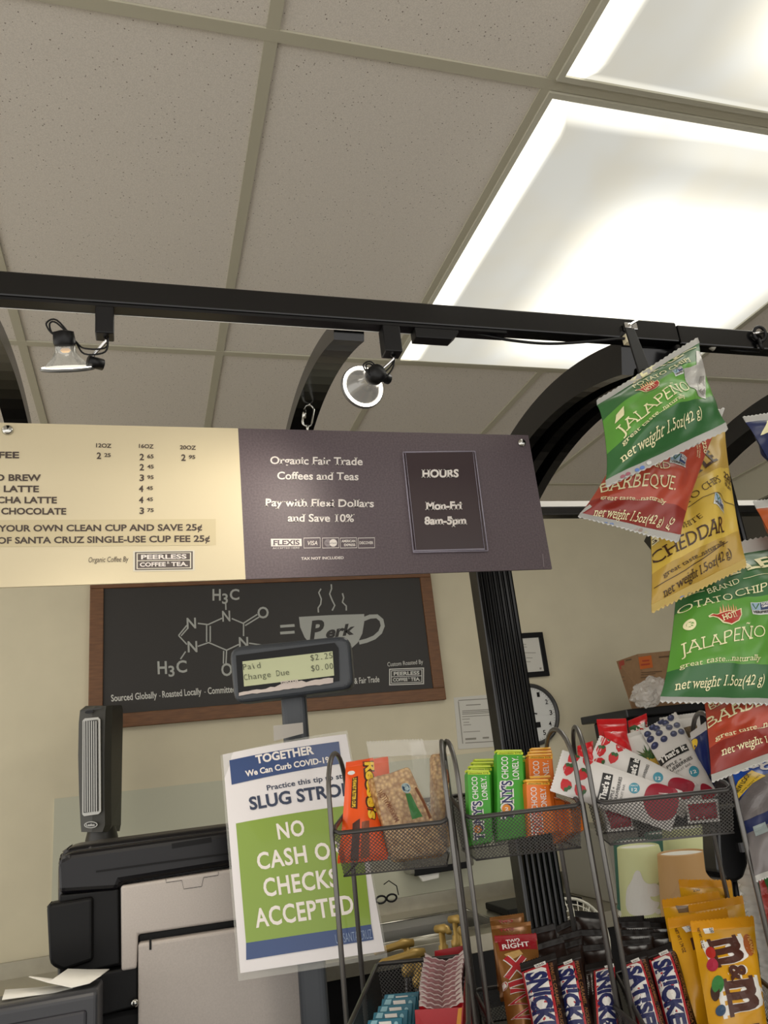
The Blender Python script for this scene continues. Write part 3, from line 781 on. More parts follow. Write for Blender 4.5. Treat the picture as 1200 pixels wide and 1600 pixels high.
b = MB(); pf = Print(b, FM, None, .004); pf.ell((141, 1112.5), 7, 2.6, m_blk2, -.15); pf.poly([(127, 1110), (160, 1105.5), (160, 1107.5), (128, 1112)], m_fand); fa.part('control_panel', b)
b = MB(); c0 = W(159, 1310, YF + .06)
b.lathe([(.060, -.02), (.062, .0), (.052, .04), (.05, .06)], m_fand, 20, Matrix.Translation(c0)); b.lathe([(.03, -.4), (.03, -.02)], m_fand, 16, Matrix.Translation(c0)); b.lathe([(.13, c0.z * 0 - .42), (.13, -.40), (.03, -.39)], m_fand, 24, Matrix.Translation(c0)); fa.part('stand', b)
FAN_Z = c0.z - .42
# ------------------------------------------------------------------ counter of the cart and the back counter
m_ctop = noisy(M('dark_counter', '#1d1b1a', .35), 60, .3)
m_steel = noisy(M('brushed_steel', '#a9a494', .32, .85), 20, .06, 0.0, 3, (1, 12, 1)); m_steel2 = M('bright_steel', '#cfccc0', .22, .9)
ct = Thing('cart_counter', 'dark cart counter that carries the till, racks and cups', 'counter', (0.4, 1.25, 0))
b = MB(); b.box((-.9, .62, CZ - .035), (1.35, 1.64, CZ), m_ctop, .004); ct.part('worktop', b)
b = MB(); b.box((-.85, .66, .0), (1.3, 1.60, CZ - .035), m_blk2); ct.part('cabinet', b)

# ------------------------------------------------------------------ till terminal seen from behind
m_pos = noisy(M('pos_black', '#0b0a0e', .33, spec=.35), 500, .15); m_posb = M('pos_black_flat', '#070708', .5, spec=.25); m_posw = noisy(M('pos_putty', '#b9b1aa', .55), 400, .05)
YT = 1.50
te = Thing('till_terminal', 'black and putty till terminal seen from behind, beside the pole display', 'till', (0.0, YT + .1, CZ))
TM = wall_map(YT)
def pp3(px, py, dy=0.0): return W(px, py, YT) + Vector((0, dy, 0))
def slab(pts, y0, y1, mat, bev=.004, seg=3):
    b = MB(); b.prism([pp3(*p, 0) + Vector((0, y0, 0)) for p in pts], (0, 1, 0), y1 - y0, mat, bev, None, seg); return b
b = slab([(87, 1350), (92, 1334), (103, 1326), (140, 1320), (362, 1291), (400, 1287), (470, 1282), (480, 1440), (470, 1620), (85, 1640)], .03, .15, m_pos, .012)
te.part('rear_shell', b)
b = slab([(90, 1352), (93, 1340), (108, 1332), (362, 1297), (470, 1285), (470, 1342), (362, 1352), (190, 1380), (185, 1392), (92, 1398)], -.004, .04, m_pos, .010)
pt = Print(b, plane_map((0, YT - .004, 0), (0, -1, 0)), None, .0006)
pt.line([(150, 1362), (250, 1348), (362, 1333)], 3.0, m_posb); pt.line([(150, 1364), (250, 1350.5), (362, 1335.5)], .8, m_pos)
pt.poly([(268, 1318), (330, 1308), (331, 1316), (269, 1326)], m_posb); te.part('upper_cover', b)
b = slab([(92, 1398), (186, 1388), (188, 1508), (92, 1530)], .002, .04, m_posb, .004)
te.part('side_cover', b)
b = slab([(74, 1416), (78, 1411), (100, 1408), (146, 1400), (146, 1500), (100, 1516), (82, 1508), (78, 1500)], -.012, .03, m_posb, .006)
te.part('side_reader', b)
b = slab([(189, 1384), (365, 1357), (470, 1342), (470, 1420), (365, 1437), (216, 1459), (214, 1512), (190, 1516)], -.010, .03, m_posw, .004)
pt = Print(b, plane_map((0, YT - .010, 0), (0, -1, 0)), None, .0004)
pt.line([(259, 1373), (259.5, 1379), (284, 1375.5), (287, 1389), (315, 1385), (318, 1371), (341, 1367.5), (341, 1362)], .8, m_posb)
te.part('cable_cover', b, 'putty coloured cable cover')
b = slab([(216, 1460), (470, 1422), (470, 1440), (217, 1476)], .006, .03, m_posb, .002); te.part('slot', b)
b = slab([(216, 1472), (368, 1449), (420, 1441), (470, 1434), (470, 1640), (216, 1640)], -.016, .03, m_posw, .005)
pt = Print(b, plane_map((0, YT - .016, 0), (0, -1, 0)), None, .0006)
pt.line([(235, 1466), (235, 1484)], 3.6, m_posb); te.part('lower_cover', b, 'putty coloured lower cover')
b = slab([(150, 1520), (216, 1508), (216, 1572), (150, 1590)], -.005, .03, m_posb, .004); te.part('connector_bay', b)
b = MB(); b.box((-.16, YT + .02, CZ), (.22, YT + .15, W(100, 1600, YT).z), m_posb, .01); te.part('foot', b)
b = MB(); c = pp3(211, 1564, -.012); b.lathe([(.006, 0), (.006, .004), (.0005, .006)], m_bolt, 12, Matrix.Translation(c) @ Matrix.Rotation(math.pi / 2, 4, 'X')); te.part('screw', b)

# ------------------------------------------------------------------ receipt printer and slips
m_rp = M('printer_grey', '#35363a', .42); m_slip = M('slip_paper', '#e6e4dc', .6)
rp_ = Thing('receipt_printer', 'dark grey receipt printer cut off by the picture corner, white slip on top', 'printer', (W(80, 1600, 1.3).x, 1.36, CZ))
ztop_ = W(148, 1541, 1.40).z; xr_ = W(153, 1552, 1.3).x; zf = W(140, 1553, 1.30).z
b = MB(); b.prism([(xr_ - .30, 1.30, CZ), (xr_ - .30, 1.30, zf), (xr_ - .30, 1.31, zf + .004), (xr_ - .30, 1.45, ztop_), (xr_ - .30, 1.45, CZ)], (1, 0, 0), .30, m_rp, .006, None, 3); rp_.part('body', b)
b = MB(); b.box((xr_ - .29, 1.296, CZ + .02), (xr_ - .014, 1.305, zf - .018), M('printer_front', '#2a2a30', .3), .004); rp_.part('front_panel', b)
def strip(name, label, rows, grp=None, marks=None):
    """paper strip given as rows of (left, right) world points"""
    t = Thing(name, label, 'receipt', sum((r[0] + r[1] for r in rows), Vector()) / (2 * len(rows)), grp)
    b = MB(); vs = []; fs = []
    for r in rows: vs += [r[0], r[1]]
    up = Vector((0, 0, .0006)); n = len(vs)
    vs2 = vs + [v - up for v in vs]
    for i in range(len(rows) - 1):
        a = 2 * i; fs.append((a, a + 1, a + 3, a + 2)); fs.append((n + a, n + a + 2, n + a + 3, n + a + 1))
        fs.append((a, a + 2, n + a + 2, n + a)); fs.append((a + 1, n + a + 1, n + a + 3, a + 3))
    b.add(vs2, fs, m_slip, True)
    if marks: marks(b)
    t.part('slip', b)
strip('receipt', 'white till receipt lying flat on the printer top', [(W(3, 1562, 1.345), W(8, 1546, 1.40)), (W(55, 1555, 1.345), W(55, 1543, 1.40)), (W(118, 1547, 1.35), W(104, 1538, 1.40))])
strip('receipt', 'curled blank receipt end sticking up over the printer', [(W(45, 1526, 1.36), W(47, 1525, 1.40)), (W(75, 1535, 1.33), W(90, 1530, 1.40)), (W(112, 1543, 1.32), W(106, 1513.5, 1.42)), (W(140, 1536, 1.32), W(140, 1514.5, 1.42)), (W(158, 1524, 1.33), W(171, 1514, 1.42))])

# ------------------------------------------------------------------ pole display
YAW = math.radians(-18.5)
ex = Vector((math.cos(YAW), math.sin(YAW), 0)); en = Vector((math.sin(YAW), -math.cos(YAW), 0))   # en points at the customer
m_pd = M('display_grey', '#3d4146', .4); m_bez = M('display_bezel', '#060606', .3, spec=.25); m_lcd = M('lcd_green', '#a9ac86', .3, emit='#b4b78c', es=.22); m_lcdt = M('lcd_ink', '#4c4f3b', .5)
pc = W(454, 1046, 1.38)
pd = Thing('pole_display', 'grey customer pole display showing green text above the covid notice', 'display', (pc.x, pc.y + .03, CZ))
PM = plane_map(pc, en)
hd = [(358, 1024), (362, 1014), (372, 1009), (440, 1002.5), (530, 993.5), (541, 995), (547, 1004), (552, 1062), (549, 1072), (541, 1077), (378, 1098), (369, 1096), (364, 1087)]
P = [PM(*p)[0] for p in hd]
b = MB(); b.prism(P, -en, .05, m_pd, .009, None, 4); pd.part('head', b)
zf_ = en * .0006
b = MB(); pq = Print(b, PM, None, .0012); pq.poly([(369, 1024.5), (523, 1004.5), (529, 1013), (530.5, 1064), (373, 1086)], m_bez); pd.part('bezel', b)
b = MB(); pq = Print(b, PM, None, .002); pq.poly([(379.5, 1034), (520, 1018), (522.5, 1056), (382, 1073)], m_lcd)
def lcd(s, x0, y0, step, dy):
    for i, c in enumerate(s):
        if c == ' ': continue
        w = {'i': 1.6, '.': 1.6}.get(c, 5.4); o = (7 - w) / 2 - .5
        pq.text(c, (x0 + i * step + o, y0 + i * dy), (x0 + i * step + o + w, y0 + i * dy + dy * .8), 9.0, m_lcdt, -.004, layer=2)
lcd('Paid', 381, 1047.5, 7.2, -.85); lcd('$2.25', 486, 1033, 7.2, -.85); lcd('Change Due', 382.5, 1063.5, 7.2, -.9); lcd('$0.00', 487, 1049.5, 7.2, -.85); pd.part('screen', b, 'lit green screen')
b = MB(); pq = Print(b, PM, 4, .0022); m_peel = M('peeled_sticker', '#cfc3bb', .8)
random.seed(3); top_ = [(374 + i * 7, 1083.5 - i * 1.12 - random.random() * 2.5 - (2.5 if 8 < i < 15 else 0)) for i in range(22)]; bot = [(374 + i * 7, 1086.5 - i * .95 + random.random() * 1.6) for i in range(22)]
pq.poly(top_ + bot[::-1], m_peel); pq.text('micros', (440, 1068.5), (467, 1065.5), 5, m_peel, .03, layer=2); pd.part('torn_label', b, 'torn off label strip')
def pole(px, py, z0, z1, w, d, name):
    c = W(px, py, 1.41); b = MB(); pts = []
    for k in range(20):
        a = 2 * math.pi * k / 20; q = ex * (w / 2 * math.copysign(abs(math.cos(a)) ** .6, math.cos(a))) + en * (d / 2 * math.copysign(abs(math.sin(a)) ** .6, math.sin(a)))
        pts.append(Vector((c.x, c.y + .02, z0)) + q)
    b.prism(pts, (0, 0, 1), z1 - z0, m_pd); pd.part(name, b); return c
cp = pole(464, 1120, CZ + .02, W(455, 1080, 1.41).z, .046, .03, 'pole')
b = MB(); b.box((cp.x - .07, cp.y - .05, CZ), (cp.x + .07, cp.y + .09, CZ + .02), m_pd, .006); pd.part('base', b)

# ------------------------------------------------------------------ laminated notice hung on the pole
m_lam = M('lamination_film', '#c9c9c0', .12, spec=.8, alpha=.30); m_lp = M('notice_paper', '#dcd8d8', .35, coat=.3)
m_navy = M('notice_navy', '#1d3c70', .35, coat=.3); m_lime = M('notice_green', '#7d982b', .35, coat=.3)
cs = Thing('covid_notice', 'laminated white, blue and green no cash notice hanging on the display pole', 'notice', W(480, 1500, 1.33))
S = Sheet((348, 1179, 1.395), (541, 1147, 1.335), (601, 1486, 1.265), (375.5, 1520.6, 1.335), 0, 0, 0, sag=.012)
b = MB(); S.shell(b, 0, 1, [(1, m_lp)], 14, 14)
pn = Print(b, S.mapper, 12, .0006); T = pn.text
pn.poly([(359, 1190), (530, 1160.5), (535, 1199), (363, 1232)], m_navy)
T('TOGETHER', (402.5, 1198), (492.5, 1182.5), 13.5, m_wht, .035, layer=1.5); T('We Can Curb COVID-19', (386, 1219.5), (516.5, 1197), 9.5, m_wht, .03, layer=1.5)
m_nt = M('notice_ink', '#26324c', .5)
T('Practice this tip to stay', (420, 1244), (549, 1222), 8.5, m_nt, .015); T('SLUG STRONG', (393, 1275), (578, 1247), 20, m_nt, .03)
pn.poly([(370, 1296.5), (562, 1266), (581, 1449), (385.5, 1478)], m_lime)
for s, p0, p1, h in (('NO', (438, 1323), (480, 1316.5), 24), ('CASH OR', (406, 1370), (541, 1349.5), 25), ('CHECKS', (416, 1410.5), (531.5, 1394), 26), ('ACCEPTED', (402, 1455.5), (555.5, 1433), 26)):
    T(s, p0, p1, h, m_wht, .022, space=1.08, layer=1.5)
pn.poly([(385.5, 1478), (581, 1449), (584.5, 1470.5), (385.5, 1502)], m_navy); T('UC SANTA CRUZ', (527, 1477), (582.5, 1468.5), 13, M('notice_pale', '#8fa0b8', .5), -.01, layer=1.5)
cs.part('sheet', b)
S2 = Sheet((344.5, 1180, 1.3965), (542.5, 1141.5, 1.3365), (606, 1496, 1.2655), (372.5, 1533, 1.3365), 0, 0, 0, sag=.012)
b = MB(); S2.shell(b, 0, 1, [(1, m_lam)], 14, 14, back=False); cs.part('lamination', b, 'clear laminated border')
b = MB(); S3 = Sheet((427, 1134, 1.375), (473, 1129, 1.36), (474, 1146, 1.355), (428, 1158, 1.37), 0, 0, 0); S3.shell(b, 0, 1, [(1, M('cloudy_tape', '#b9b4ac', .25, alpha=.75))], 4, 4); cs.part('tape', b, 'cloudy sticky tape')

# ------------------------------------------------------------------ back counter, sink, and things on it
zs = W(680, 1395, YW).z; YC = 3.12
zcnt = .905
bk = Thing('back_counter', 'stainless back counter with a sink basin along the wall', 'counter', (0.8, 3.5, 0))
b = MB()
x0_, x1_ = W(600, 1430, 3.5).x - .25, W(742, 1410, 3.5).x
sy0, sy1 = 3.22, 3.62
for lo, hi in (((-1.2, YC), (x0_, YW - .01)), ((x0_, YC), (x1_, sy0)), ((x0_, sy1), (x1_, YW - .01)), ((x1_, YC), (XR - .05, YW - .01))): b.box((lo[0], lo[1], zcnt - .03), (hi[0], hi[1], zcnt), m_steel, .002)
b.box((-1.2, YC - .012, zcnt - .06), (XR - .05, YC, zcnt), m_steel, .002); bk.part('worktop', b)
b = MB(); r = .03
for lo, hi in (((x0_, sy0, zcnt - .16), (x0_ + .004, sy1, zcnt)), ((x1_ - .004, sy0, zcnt - .16), (x1_, sy1, zcnt)), ((x0_, sy0, zcnt - .16), (x1_, sy0 + .004, zcnt)), ((x0_, sy1 - .004, zcnt - .16), (x1_, sy1, zcnt)), ((x0_, sy0, zcnt - .165), (x1_, sy1, zcnt - .16))): b.box(lo, hi, m_steel2)
b.tube([(x0_, sy0, zcnt + .003), (x1_, sy0, zcnt + .003), (x1_, sy1, zcnt + .003), (x0_, sy1, zcnt + .003)], .006, m_steel2, 8, True); bk.part('basin', b)
b = MB(); b.box((-1.2, YC + .03, 0), (XR - .05, YW - .02, zcnt - .03), m_blk2); bk.part('cabinet', b)
b = MB(); b.box((-1.2, YW - .02, zcnt), (XR - .05, YW - .008, zcnt + .06), m_steel); bk.part('upstand', b)
# paper towel dispenser
dp = Thing('towel_dispenser', 'grey metal towel dispenser on the wall above the sink', 'dispenser', W(690, 1378, YW - .1))
A, B = W(640, 1352, YW - .11), W(742, 1352, YW - .11)
b = MB(); b.box((A.x, YW - .11, A.z - .045), (B.x, YW - .001, A.z + .28), M('dispenser_grey', '#8d8b80', .35, .4), .012, 3); dp.part('housing', b)
b = MB(); b.box((A.x + .02, YW - .112, A.z - .05), (B.x - .02, YW - .09, A.z - .02), m_posb, .004); dp.part('slot', b)
b = MB(); b.prism([(A.x + .03, YW - .1, A.z - .03), (A.x + .15, YW - .1, A.z - .03), (A.x + .14, YW - .1, A.z - .075), (A.x + .06, YW - .1, A.z - .08)], (0, 1, 0), .02, m_slip, .004); dp.part('towel', b, 'white towel end')
# spectacles by the sink
gl = Thing('eyeglasses', 'black folded eyeglasses beside the sink basin', 'glasses', W(600, 1410, 3.68))
gz = W(605, 1408, 3.68); b = MB()
for k in (0, 1):
    c = gz + Vector((-.028 + .05 * k, 0, .010)); b.tube(arc(c, (.023, 0, 0), (0, 0, .015), 0, 2 * math.pi, 16)[:-1], .0045, m_blk2, 6, True)
b.tube([gz + Vector((-.01, 0, .016)), gz + Vector((.002, 0, .016))], .003, m_blk2, 6); gl.part('frame', b)
for k, dx in ((0, -.06), (1, .055)):
    b = MB(); p = gz + Vector((dx, 0, .018)); b.tube([p, p + Vector((.01, .05, .03)), p + Vector((.02 - .03 * k, .10, .05)), p + Vector((.03 - .06 * k, .12, .035))], .0025, m_blk2, 6); gl.part('temple', b)
# black tray on the counter to the right
tr = Thing('black_tray', 'black rubber mat lying on the steel counter right of the sink', 'tray', W(780, 1415, 3.5))
a = W(772, 1418, 3.45); b = MB(); b.box((a.x, 3.30, zcnt + .001), (a.x + .35, 3.55, zcnt + .03), m_posb, .006); tr.part('mat', b)

# gold syrup pumps standing on bottles
m_gold = M('gold_plastic', '#b1924e', .35, .3); m_syr = M('dark_bottle', '#191310', .15)
sh = Thing('bottle_shelf', 'black bottle shelf on the barista side holding syrup bottles', 'shelf', (.65, 2.0, 0))
b = MB(); b.box((.30, 1.90, .86), (1.40, 2.30, .89), m_blk2, .003); sh.part('board', b)
b = MB(); b.box((.32, 1.92, 0), (1.38, 2.28, .86), m_blk2); sh.part('stand', b)
def pump(px, py, Y, length, ang, label):
    c = W(px, py, Y); t = Thing('syrup_bottle', label, 'syrup pump', (c.x, c.y, .89), 'gold syrup pumps behind the racks')
    b = MB(); b.lathe([(.018, 0), (.022, .01), (.022, c.z - .89 - .135), (.014, c.z - .89 - .07), (.014, c.z - .89 - .06)], m_syr, 20, Matrix.Translation((c.x, c.y, .89))); t.part('bottle', b)
    b = MB(); T = Matrix.Translation(c); b.lathe([(.017, -.062), (.017, -.044), (.012, -.04), (.012, -.032), (.008, -.03), (.008, 0)], m_gold, 16, T); t.part('collar', b)
    d = Vector((math.cos(ang), math.sin(ang), 0)); b = MB()
    b.tube([c - d * .018 + Vector((0, 0, .004)), c + d * .01 + Vector((0, 0, .006)), c + d * .02 + Vector((0, 0, .005)), c + d * length, c + d * (length + .008) + Vector((0, 0, -.002))], [.009, .0115, .0085, .0075, .0045], m_gold, 10); t.part('spout', b)
pump(635, 1478, 2.0, .075, math.radians(185), 'gold syrup pump with its spout turned left, just right of the covid notice')
pump(652, 1493, 1.92, .085, math.radians(183), 'gold syrup pump in front, spout turned left above the lower basket')
pump(690, 1455, 2.06, .022, math.radians(-60), 'gold syrup pump with short spout behind the red carton')
pump(711, 1440, 2.14, .022, math.radians(-60), 'tallest gold syrup pump, left of the rack wires')
pump(722, 1458, 1.99, .022, math.radians(-100), 'gold syrup pump half hidden behind the rack wires')
# ------------------------------------------------------------------ wire racks
m_wire = M('rack_wire', '#6a6865', .34, .7); m_rim2 = M('rack_rim', '#454341', .4, .5); m_mesh = M('rack_mesh', '#3b3937', .5, .3)
ZR = 1.489
def mesh_panel(mb, A, B, C, D, cx=.0042, cy=.0038, w=.0012):
    """expanded-metal panel between corners A B C D (A-B along the top)"""
    A, B, C, D = (Vector(p) for p in (A, B, C, D))
    L = ((B - A).length + (C - D).length) / 2; H = ((D - A).length + (C - B).length) / 2
    nu = max(4, round(L / cx)); nv = max(3, round(H / cy))
    def at(i, j):
        u = i / nu; v = j / nv; return A * ((1 - u) * (1 - v)) + B * (u * (1 - v)) + C * (u * v) + D * ((1 - u) * v)
    t = (B - A).normalized() * w * .5
    vs = []; fs = []
    for sgn in (1, -1):
        for k in range(-nv, nu + nv + 1):
            i0, j0 = k, 0; pts = []
            lo, hi = (max(0, -k), min(nv, nu - k)) if sgn > 0 else (max(0, k - nu), min(nv, k))
            if hi <= lo: continue
            p, q = at(k + sgn * lo, lo), at(k + sgn * hi, hi)
            n = len(vs); vs += [p - t, p + t, q + t, q - t]; fs.append((n, n + 1, n + 2, n + 3))
    mb.add(vs, fs, m_mesh)
def rack(label, FL, yaw, w, d=.13, low=(.02, -.13), loopz=1.545, lowz=1.335, lowh=.062):
    a = math.radians(yaw); X = Vector((math.cos(a), math.sin(a), 0)); Y = Vector((-math.sin(a), math.cos(a), 0)); O = Vector((FL[0], FL[1], 0))
    def P(x, y, z): return O + X * x + Y * y + Vector((0, 0, z))
    t = Thing('wire_rack', label, 'rack', P(w / 2, d / 2, CZ), 'mesh snack racks on the counter')
    for x in (.001, w - .001):
        b = MB(); pts = [P(x, 0, CZ + .003), P(x, 0, loopz - .02)] + [P(x, d / 2 - d / 2 * math.cos(k * math.pi / 12), loopz - .02 + d * .36 * math.sin(k * math.pi / 12)) for k in range(1, 12)] + [P(x, d, loopz - .02), P(x, d, CZ + .003)]
        b.tube(pts, .0028, m_wire, 8); b.tube([P(x, 0, CZ + .003), P(x, d, CZ + .003)], .0028, m_wire, 8); t.part('side_frame', b)
    def basket(x0, x1, y0, y1, z, h, rise, name):
        bk = MB(); ins = .006
        TF0, TF1, TB1, TB0 = P(x0, y0, z), P(x1, y0, z), P(x1, y1, z + rise), P(x0, y1, z + rise)
        BF0, BF1, BB1, BB0 = P(x0 + ins, y0 + ins * 1.5, z - h), P(x1 - ins, y0 + ins * 1.5, z - h), P(x1 - ins, y1 - ins, z - h), P(x0 + ins, y1 - ins, z - h)
        mesh_panel(bk, TF0, TF1, BF1, BF0); mesh_panel(bk, TB0, TB1, BB1, BB0); mesh_panel(bk, TF0, TB0, BB0, BF0); mesh_panel(bk, TF1, TB1, BB1, BF1); mesh_panel(bk, BF0, BF1, BB1, BB0)
        bb = t.part(name, bk, 'wire mesh basket')
        r = MB(); c = .006
        m1 = P(x0 - .001, y0 + .02, z + rise * .3); m2 = P(x1 + .001, y0 + .02, z + rise * .3)
        r.tube([P(x0 + c, y0, z), P(x1 - c, y0, z), P(x1, y0 + c, z + rise * .1), m2, TB1 - Y * c, TB1 - X * c, TB0 + X * c, TB0 - Y * c, m1, P(x0, y0 + c, z + rise * .1)], .0024, m_rim2, 8, True)
        t.part('rim', r, None, bb)
        r2 = MB(); r2.tube([BF0, BF1, BB1, BB0], .0012, m_rim2, 6, True); t.part('bottom_wire', r2, None, bb)
        for rr in (bb,):
            for ch in rr.children: ch.location = (0, 0, 0)
    basket(.004, w - .004, -.006, d - .004, ZR, .043, .018, 'upper_basket')
    basket(low[0], w - .004, low[1], d - .004, lowz, lowh, 0, 'lower_basket')
    return P
P1 = rack('left mesh rack holding orange packs and crispy bars, teal boxes below', (.188, .875), -22, .129)
P2 = rack('middle mesh rack holding green and orange chocolate bars above dark bars', (.326, .840), -14, .134, low=(.004, -.13), lowz=1.295, lowh=.032)
P3 = rack('right mesh rack holding white fruit bars above yellow packs', (.465, .800), -24, .149, low=(.004, -.13), lowz=1.295, lowh=.032)

# ------------------------------------------------------------------ helpers for packs
def pouch(name, label, cat, group, C, bulge, bands, prints=None, seal=None, s0=.06, s1=.06, pinch=0, wr=.0, seed=0, pw=2.2, nu=16, nv=16, L=9, zig=.012, sag=0, tw=0, off=.0004, parts=True):
    """wrapped pack: pillow body with crimped seals at both ends; prints(Print) adds lettering"""
    S = Sheet(*C, bulge=bulge, s0=s0, s1=s1, pinch=pinch, wr=wr, seed=seed, power=pw, sag=sag, tw=tw)
    t = Thing(name, label, cat, S.base, group)
    b = MB(); S.shell(b, s0, 1 - s1, bands, nu, nv)
    if prints: prints(Print(b, S.mapper, L, off))
    t.part('wrapper', b)
    if seal:
        if s1 > 0: b = MB(); S.shell(b, 1 - s1, 1, [(2, seal)], nu * 2, 6, True, zig, .0004); t.part('crimped_end', b)
        if s0 > 0: b = MB(); S.shell(b, 0, s0, [(2, seal)], nu * 2, 6, True, -zig, .0004); t.part('crimped_end', b)
    return t, S
def cbox(name, label, cat, group, C, thick, mat, prints=None, extra=None, bev=.0015, L=None, body='box'):
    """flat-fronted carton: front face corners C, depth `thick` behind"""
    S = Sheet(*C, bulge=0, s0=0, s1=0)
    t = Thing(name, label, cat, S.base, group)
    b = MB(); b.prism(S.c3, -S.n, thick, mat, bev)
    if prints: prints(Print(b, S.mapper, L, .0005))
    t.part(body, b)
    if extra: extra(t, S)
    return t, S
def ink(n, c, r=.4): return M(n, c, r)
k_black = ink('ink_black', '#141212'); k_white = ink('ink_white', '#e9e6e0'); k_yel = ink('ink_yellow', '#f0c93a'); k_red = ink('ink_red', '#b0202a'); k_navy = ink('ink_navy', '#23285c')
k_brown = ink('ink_brown', '#4a2418'); k_teal = ink('ink_teal', '#3d8fa3'); k_leaf = ink('ink_leaf', '#2f5a2d')

# ---- upper left basket
m_or = M('orange_foil', '#ef5a1e', .3); m_or2 = M('orange_foil_end', '#e8531c', .35)
def reese(pr):
    T = pr.text
    pr.poly([(549, 1222), (558, 1219), (556, 1275), (546, 1271)], k_brown); T('2 PEANUT BUTTER CUPS', (550.5, 1222), (548, 1271), 5, k_yel, .03, layer=1.5)
    T("Reese's", (569, 1190), (573, 1290), 17, k_brown, .11, layer=.6); T("Reese's", (570, 1192), (574, 1289), 15.5, k_yel, .04, layer=1.6)
    pr.ell((548, 1212), 5.5, 4, k_white); pr.poly([(549, 1296), (560, 1290), (560, 1350), (547, 1350)], k_brown, .8); pr.poly([(563, 1295), (575, 1292), (577, 1340), (563, 1343)], ink('ink_cup', '#8a4a2a'), .9)
pouch('candy_pack', 'orange peanut butter cup pack with yellow lettering at left end of top basket', 'candy', 'orange candy packs', ((540.5, 1192, .95), (583, 1185, .95), (606, 1342, .895), (527, 1348, .90)), .010, [(2, m_or)], reese, m_or2, .05, .05, .08, .003, 1)
pouch('candy_pack', 'second orange candy pack half hidden behind the wrapped crispy bar', 'candy', 'orange candy packs', ((562, 1190, .975), (606, 1183, .975), (625, 1335, .945), (575, 1340, .945)), .006, [(2, m_or)], None, m_or2, .05, .05, .05, .002, 2)
m_cri = M('crisped_rice', '#b58a4f', .7)
def crispy_nodes(mt):
    nt = mt.node_tree; b = nt.nodes['Principled BSDF']; tc = nt.nodes.new('ShaderNodeTexCoord'); v = nt.nodes.new('ShaderNodeTexVoronoi'); v.inputs['Scale'].default_value = 210
    nt.links.new(tc.outputs['Object'], v.inputs['Vector']); rp = nt.nodes.new('ShaderNodeValToRGB')
    rp.color_ramp.elements[0].color = (*rgb('#dcb67c'), 1); rp.color_ramp.elements[1].color = (*rgb('#9c7040'), 1); rp.color_ramp.elements[0].position = .1; rp.color_ramp.elements[1].position = .75
    nt.links.new(v.outputs['Distance'], rp.inputs[0]); nt.links.new(rp.outputs[0], b.inputs['Base Color'])
    bp = nt.nodes.new('ShaderNodeBump'); bp.inputs['Strength'].default_value = .8; bp.inputs['Distance'].default_value = .002; bp.invert = True
    nt.links.new(v.outputs['Distance'], bp.inputs['Height']); nt.links.new(bp.outputs[0], b.inputs['Normal'])
crispy_nodes(m_cri)
m_film = M('clear_film', '#e2dfd8', .08, spec=1.0, alpha=.13); m_label = M('clear_label', '#8a7448', .25, alpha=.55)
def crispy(label, C, Cf, thick, mirror):
    S = Sheet(*C, bulge=.002, s0=0, s1=0, wr=.002, seed=len(label))
    t = Thing('crispy_bar', label, 'snack bar', S.base, 'clear wrapped crispy bars')
    bm_ = bmesh.new(); vs = [bm_.verts.new(p) for p in S.c3]; f = bm_.faces.new(vs); r = bmesh.ops.extrude_face_region(bm_, geom=[f])
    for g in r['geom']:
        if isinstance(g, bmesh.types.BMVert): g.co -= S.n * thick
    bmesh.ops.recalc_face_normals(bm_, faces=bm_.faces[:]); bmesh.ops.bevel(bm_, geom=bm_.edges[:], offset=.004, segments=3, profile=.5, affect='EDGES')
    bmesh.ops.triangulate(bm_, faces=bm_.faces[:]); bmesh.ops.subdivide_edges(bm_, edges=bm_.edges[:], cuts=5, use_grid_fill=True)
    for v in bm_.verts: v.co += Vector((noise.noise(v.co * 190), noise.noise(v.co * 190 + Vector((5, 5, 5))), noise.noise(v.co * 190 + Vector((9, 2, 4))))) * .0018
    b = MB(); b.bm(bm_, m_cri, True); t.part('bar', b)
    S2 = Sheet(*Cf, bulge=.012, s0=.0, s1=.14, wr=.006, seed=3.3 + mirror, power=6, pinch=.02); b = MB(); S2.shell(b, .0, .86, [(2, m_film)], 20, 20, back=False)
    pr = Print(b, lambda x, y: (S2.mapper(x, y)[0], S2.n), 8, .0006)
    mb_ = ink('ink_cocoa', '#6b3a1c')
    if not mirror:
        pr.text('MARSHMALLOW', (621, 1292), (594, 1241), 7, mb_, .01, up=(-.9, .42)); pr.line([(668, 1290), (647, 1240)], 4, mb_)
        pr.ell((631, 1243), 8, 8, ink('ink_badge', '#9fb0b0')); pr.ell((631, 1243), 6.5, 6.5, ink('ink_badge2', '#26405a')); pr.ell((631, 1243), 3, 4, ink('ink_badge', '#9fb0b0'))
        pr.poly([(630, 1252), (638, 1250), (656, 1287), (641, 1290)], ink('ink_green_strip', '#2f6a34'))
    else: pr.line([(686, 1180), (690, 1205)], 2.5, mb_); pr.line([(693, 1212), (697, 1232)], 2.5, mb_)
    t.part('wrapper', b, 'clear glossy wrapper'); b = MB(); S2.shell(b, .86, 1, [(2, M('film_crimp', '#e6e3dd', .15, spec=1.0, alpha=.38))], 40, 5, False, .012, .0006); t.part('crimped_end', b)
crispy('clear-wrapped crispy bar in the middle of the left upper basket, mirrored lettering', ((576, 1216, .918), (640, 1196, .918), (701, 1330, .885), (617, 1342, .885)), ((572, 1160, .925), (660, 1156, .925), (708, 1332, .868), (608, 1345, .868)), .022, 0)
crispy('clear-wrapped crispy bar leaning at the right end of left upper basket', ((675, 1176, .955), (699, 1172, .955), (708, 1318, .915), (678, 1322, .915)), ((640, 1160, .95), (702, 1156, .95), (712, 1320, .905), (660, 1325, .905)), .016, 1)

